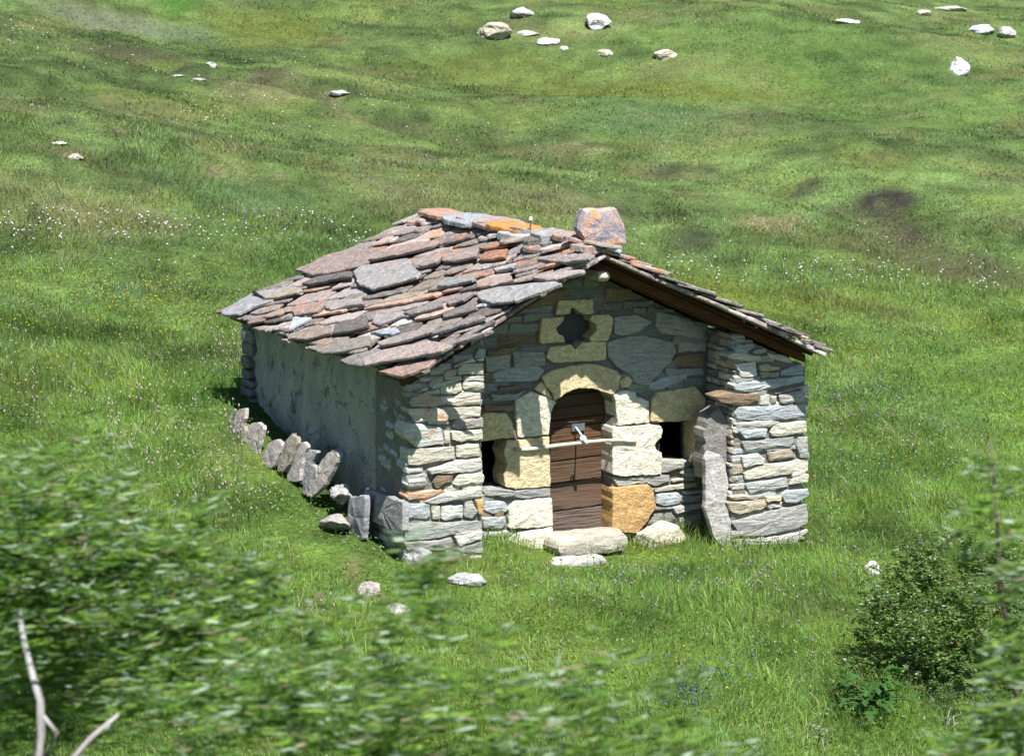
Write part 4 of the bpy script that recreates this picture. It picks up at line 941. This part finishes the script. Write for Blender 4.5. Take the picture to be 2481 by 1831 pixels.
# ------------------------------------------------------------------ leaves
def leaves(P, length, width, cols, probs, bias=0.0, droop=.3):
    n = len(P); nar = (RNG.random(n) < .8)*(bias > 0); L = length*(.6+.7*RNG.random(n))*np.where(nar, 1.5, 1); W = width*(.6+.7*RNG.random(n))*np.where(nar, .62, 1.25 if bias > 0 else 1)
    th = RNG.random(n)*2*np.pi; el = (RNG.random(n)-.5)*2*droop
    d = np.stack([np.cos(th)*np.cos(el), np.sin(th)*np.cos(el), np.sin(el)], 1)
    if bias > 0:
        b = RNG.random(n) < bias; sg = np.sign(RNG.random(n)-.5)
        d2 = rt0[None]*sg[:, None]+np.array([0,0,.12])*sg[:, None]+RNG.normal(0, .16, (n, 3)); d[b] = d2[b]
    d /= np.linalg.norm(d, axis=1)[:, None]
    w = np.cross(d, RNG.normal(0, 1, (n, 3))*np.array([.7,.7,.4])+np.array([0,0,.9])); w /= np.linalg.norm(w, axis=1)[:, None]
    nn = np.cross(d, w); L = L[:, None]; W = W[:, None]
    V = np.stack([P, P+d*L*.3+w*W*.42+nn*W*.12, P+d*L*.65+w*W*.40+nn*W*.08, P+d*L-nn*L*.08, P+d*L*.65-w*W*.40+nn*W*.08, P+d*L*.3-w*W*.42+nn*W*.12, P+d*L*.5-nn*W*.05], 1).reshape(-1, 3)
    i = np.arange(n)[:, None]*7
    F = np.concatenate([i+np.array([6, a, b]) for a, b in ((0,1),(1,2),(2,3),(3,4),(4,5),(5,0))], 0)
    ci = RNG.choice(len(cols), n, p=probs); c = np.array(cols)[ci]*(.7+.6*RNG.random((n, 1)))
    return V, F, np.repeat(np.c_[c, np.ones(n)], 7, 0)
GL = [(.06,.13,.02),(.12,.23,.03),(.20,.31,.045),(.33,.42,.32),(.25,.20,.13)]
def shrub(name, label, base, clumps, nleaf, length, width, group=None, bias=0., stemr=.03, cols=GL, probs=(.34,.29,.13,.18,.06), cat='shrub', extra=None, leafname='foliage', stems=True):
    base = np.array(base); base[2] = H(base[0], base[1])-.05
    root = empty(name, base); tag(root, label, cat, group)
    tot = sum(c[2]*c[1]**2 for c in clumps); Ps = []
    m = MB()
    for (c, r, wgt) in clumps:
        k = max(8, int(nleaf*wgt*r*r/tot)); 
        tw = max(4, k//26)                        # twigs inside the clump, leaves gathered along them
        dirs = RNG.normal(0, 1, (tw, 3)); dirs[:, 2] += .25; dirs /= np.linalg.norm(dirs, axis=1)[:, None]
        st_ = c+RNG.normal(0, .40, (tw, 3))*r; L = r*(.35+.7*RNG.random(tw)); en = st_+dirs*L[:, None]
        ti = RNG.integers(0, tw, k); tt = RNG.random(k)
        Ps.append(st_[ti]+(en-st_)[ti]*tt[:, None]+RNG.normal(0, .025, (k, 3))*max(.4, r))
        if stems:
            mid = base*.5+c*.5+np.array([R(-.15,.15), R(-.15,.15), .1]); j0 = base+np.array([R(-.1,.1), R(-.1,.1), 0])
            pts = [j0, base*.75+mid*.25+np.array([R(-.06,.06),R(-.06,.06),.15]), mid, c*.7+mid*.3, c]
            m.tube(pts, [stemr, stemr*.85, stemr*.65, stemr*.45, stemr*.2], (.9,.9,.9,1), 6)
            for q in range(min(tw, 14)): m.tube([c*.6+st_[q]*.4, st_[q], en[q]], [stemr*.18, stemr*.14, stemr*.06], (.8,.75,.7,1), 4)
    if extra: extra(m)
    if m.v: m.build('stem', M_bark, root, True)
    V, F, C = leaves(np.concatenate(Ps), length, width, cols, probs, bias)
    npmesh(leafname, V, F, C, M_leaf, root, off=root.location)
    return root
# foreground thicket on the near bank
def cl(px, py, dep, r, w): return (at(px, py, dep), r, w)
def stemA(m):
    m.tube([at(40,1330,8.8), at(52,1400,8.8), at(70,1470,8.8), at(88,1530,8.8), at(90,1600,8.8), at(78,1700,8.8), at(70,1900,8.8)], [.009,.011,.013,.014,.015,.016,.018], (1.5,1.5,1.6,1), 8)
    m.tube([at(260,1560,8.7), at(200,1610,8.7), at(150,1670,8.7), at(90,1800,8.8)], [.006,.010,.013,.015], (1.4,1.3,1.4,1), 7)
    m.tube([at(92,1560,8.8), at(125,1600,8.8), at(95,1660,8.8)], [.008,.008,.010], (1.4,1.4,1.4,1), 6)
shrub('foreground_shrub', 'large dense leafy shrub filling the lower left corner, with a grey stem', at(60, 2300, 9.2),
      [cl(30,1130,9.4,.30,1.0),cl(160,1150,9.3,.26,.9),cl(60,1260,9,.36,1.2),cl(230,1240,9,.30,1),cl(380,1250,9.2,.24,.7),cl(100,1370,9.3,.30,1),cl(300,1370,9,.32,1),cl(450,1350,9,.24,.7),
       cl(160,1480,9.5,.28,.8),cl(380,1480,9,.28,.8),cl(30,1560,9.6,.28,.6),cl(-60,1250,9,.4,1),cl(540,1290,9,.18,.6)], 23000, .050, .013, group='leafy shrubs in the foreground', bias=.75, stems=False, extra=stemA)
shrub('foreground_shrub', 'leafy shrub along the bottom edge, left of the middle', at(620, 2350, 8.4),
      [cl(560,1420,8.6,.20,.7),cl(480,1560,8.4,.24,.8),cl(640,1530,8.2,.26,1),cl(800,1560,8.2,.26,1),cl(700,1400,8.6,.16,.5),cl(620,1660,8.1,.3,1.1),cl(380,1680,8.2,.22,.7),cl(830,1430,8.5,.15,.7),cl(880,1660,8,.24,1)], 4600, .052, .013, group='leafy shrubs in the foreground', bias=.78, stems=False)
shrub('foreground_shrub', 'sparse leafy shrub along the bottom edge, right of the middle', at(1150, 2350, 7.6),
      [cl(980,1590,7.8,.18,.9),cl(1060,1690,7.6,.22,1),cl(1180,1640,7.7,.18,.8),cl(1260,1480,7.9,.12,.7),cl(1330,1440,7.9,.10,.5),cl(1300,1590,7.8,.17,.9),cl(1400,1650,7.6,.15,.8),cl(1480,1600,7.8,.16,.6),cl(1520,1690,7.6,.16,.6),cl(1100,1440,7.9,.10,.3),cl(960,1500,7.9,.13,.6),cl(1120,1560,7.8,.14,.5)], 1900, .052, .014, group='leafy shrubs in the foreground', bias=.8, stems=False)
shrub('foreground_shrub', 'thin leafy shoots crossing the foot of the hut below its left wing', at(940, 2300, 8.0),
      [cl(900,1245,8.2,.10,1),cl(1000,1215,8.2,.09,.8),cl(930,1330,8.1,.10,.8),cl(960,1400,8.1,.10,.7),cl(880,1370,8.0,.08,.6)], 420, .055, .012, group='leafy shrubs in the foreground', bias=.85, stems=False)
shrub('sapling', 'slender leafy sapling rising along the right edge of the foreground', at(2190, 2350, 8.2),
      [cl(2150,1010,8.3,.09,.6),cl(2170,1110,8.2,.12,.9),cl(2180,1210,8.2,.12,1.1),cl(2200,1330,8.2,.10,1.1),cl(2210,1440,8.2,.12,1.1),cl(2220,1550,8.1,.16,1.2),cl(2130,1580,8.1,.12,.9),cl(2200,1650,8,.2,1.2),cl(2100,1650,8.1,.14,.8),cl(2120,1150,8.3,.07,.6)], 1500, .055, .014, group=None, bias=.7, cat='sapling', stems=False,
      extra=lambda m: m.tube([at(2165,960,8.3), at(2180,1150,8.3), at(2185,1300,8.3), at(2215,1420,8.3), at(2228,1600,8.3), at(2235,1900,8.3), at(2240,2300,8.3)], [.003,.006,.008,.009,.011,.013,.016], (.6,.45,.35,1), 6))
# willow bush on the meadow at the right
wb = gp(2060, 1530); tb = np.linalg.norm(wb-CAM)-.3
SM = [(.075,.14,.035),(.12,.21,.05),(.18,.26,.07),(.36,.42,.32),(.17,.10,.05)]
shrub('willow_bush', 'round dense willow bush with small glossy leaves, right of the hut', wb+np.array([.1,.2,0]),
      [cl(2030,1250,tb,.34,1),cl(1950,1320,tb,.32,1),cl(2100,1330,tb-.2,.4,1.1),cl(2010,1400,tb-.3,.4,1.1),cl(2130,1230,tb+.2,.3,.9),cl(1930,1430,tb,.28,.8),cl(2120,1440,tb-.2,.36,1),cl(2200,1330,tb,.3,.8),cl(2040,1500,tb-.3,.34,.8),cl(1985,1220,tb,.2,.8),cl(2220,1450,tb,.3,.8),cl(1890,1370,tb,.2,.5),cl(2180,1230,tb,.3,.6),cl(2060,1190,tb,.18,.4),cl(2230,1560,tb-.5,.3,.5),cl(1860,1450,tb,.16,.3),cl(1900,1270,tb,.14,.25),cl(2240,1250,tb,.25,.5)],
      34000, .048, .021, stemr=.008, cols=SM, probs=(.30,.37,.20,.09,.04))
# silvery grey shrub low right and pale plant
g1 = gp(2080, 1600); tg = np.linalg.norm(g1-CAM)-.2
shrub('grey_shrub', 'low grey-green shrub in front of the willow bush', g1, [cl(2060,1540,tg,.28,1),cl(2140,1560,tg,.26,1),cl(2000,1570,tg,.2,.7),cl(2150,1620,tg-.3,.3,.8)], 2600, .035, .008, stemr=.01,
      cols=[(.10,.13,.09),(.16,.19,.14),(.06,.085,.045)], probs=(.4,.3,.3))
g2 = gp(1800, 1640); tg = np.linalg.norm(g2-CAM)-.15
shrub('silver_plant', 'tuft of whitish silver leaves at the bottom, left of the broad-leaved plant', g2, [cl(1790,1600,tg,.16,1),cl(1750,1630,tg,.13,1),cl(1830,1640,tg,.15,1)], 700, .05, .010, stemr=.006, cat='plant',
      cols=[(.42,.44,.38),(.30,.33,.26),(.20,.20,.14)], probs=(.45,.35,.2))
def herbs(n):
    r_ = 22+20*RNG.random(n)**.9; hw = r_*.215+1; a = (RNG.random(n)*2-1)*hw
    x = CAM[0]+LH[0]*a+FH[0]*r_; y = CAM[1]+LH[1]*a+FH[1]*r_
    k = vn(x, y, .9, 91)*.6+vn(x, y, .3, 92)*.4; ok = (RNG.random(n) < np.clip((k-.35)*3, .05, 1)) & ~hutmask(x, y); x, y = x[ok], y[ok]
    z = H(x, y)+.02+.14*RNG.random(len(x))*vn(x, y, 1.3, 75)*1.5
    V, F, C = leaves(np.stack([x, y, z], 1), .040, .018, [(.09,.19,.03),(.15,.25,.05),(.20,.28,.14),(.26,.32,.22)], (.35,.35,.2,.1), 0, .9)
    tag(npmesh('meadow_herbs', V, F, C, M_grass), 'small leafy meadow herbs growing among the grass', 'herbs', kind='stuff')
herbs(90000)
# broad-leaved plant with lobed leaves
def broadleaf():
    c = gp(1905, 1560); root = empty('broad_leaved_plant', c); tag(root, 'bright green plant with big lobed leaves at the left foot of the willow bush', 'plant')
    st = MB(); lf = MB()
    for i in range(80):
        a = R(0, 2*math.pi); el = R(.1,1.3); L = R(.12,.50)
        tip = c+np.array([math.cos(a)*L*math.cos(el)*1.2, math.sin(a)*L*math.cos(el), .12+L*math.sin(el)*.9])
        st.tube([c+np.array([0,0,-.02]), c*.5+tip*.5+np.array([0,0,.08]), tip], [.005,.004,.003], (.35,.6,.22,1), 5)
        d = np.array([math.cos(a+R(-.5,.5)), math.sin(a+R(-.5,.5)), R(-.5,.1)]); d /= np.linalg.norm(d)
        w = np.cross(d, (0,0,1)); w /= np.linalg.norm(w); s = R(.09,.17); nn = np.cross(w, d)
        out = [(0,0),(.10,.30),(.30,.55),(.28,.25),(.45,.22),(.62,.46),(.58,.18),(.75,.14),(.85,.24),(1.1,0)]
        pts = out+[(u, -v) for u, v in out[-2:0:-1]]
        vs = [tip+d*u*s+w*v*s+nn*(abs(v)*.3*s-.15*u*u*s) for u, v in pts]+[tip+d*.5*s]
        n = len(pts); k = R(.7,1.35); lf.add(vs, [(n, j, (j+1) % n) for j in range(n)], (.05*k,.13*k,.025*k,1))
    st.build('stem', M_bark, root, True); lf.build('foliage', M_leaf, root)
broadleaf()

# ------------------------------------------------------------------ light, sky, camera
trav = Vector((0.12, 1.0, -1.80)).normalized()
sd = bpy.data.lights.new('sun', 'SUN'); sd.energy = 5.0; sd.angle = math.radians(.5); sd.color = (1, .97, .92)
so = bpy.data.objects.new('sun', sd); COL.objects.link(so); so.rotation_euler = trav.to_track_quat('-Z', 'Y').to_euler(); so.location = (0,-20,30)
w = bpy.data.worlds.new('World'); sc.world = w; w.use_nodes = True; nt = w.node_tree
sk = nt.nodes.new('ShaderNodeTexSky'); sk.sky_type = 'NISHITA'; sk.sun_disc = False; sk.sun_elevation = math.asin(-trav.z); sk.sun_rotation = math.radians(180); sk.altitude = 1800
bg = nt.nodes['Background']; nt.links.new(sk.outputs[0], bg.inputs[0]); bg.inputs[1].default_value = .07
cd = bpy.data.cameras.new('camera'); co = bpy.data.objects.new('camera', cd); COL.objects.link(co); sc.camera = co
from mathutils import Matrix
M = Matrix(((rt[0], up[0], -fw[0], CAM[0]), (rt[1], up[1], -fw[1], CAM[1]), (rt[2], up[2], -fw[2], CAM[2]), (0,0,0,1)))
co.matrix_world = M
cd.sensor_width = 36; cd.lens = FPX/2481*36; cd.clip_start = .1; cd.clip_end = 2000
cd.dof.use_dof = True; cd.dof.focus_distance = 30.5; cd.dof.aperture_fstop = 4.5
sc.view_settings.view_transform = 'Standard'; sc.view_settings.look = 'None'; sc.view_settings.exposure = 1.18; sc.view_settings.gamma = 1
print('slabs', n1, n2)
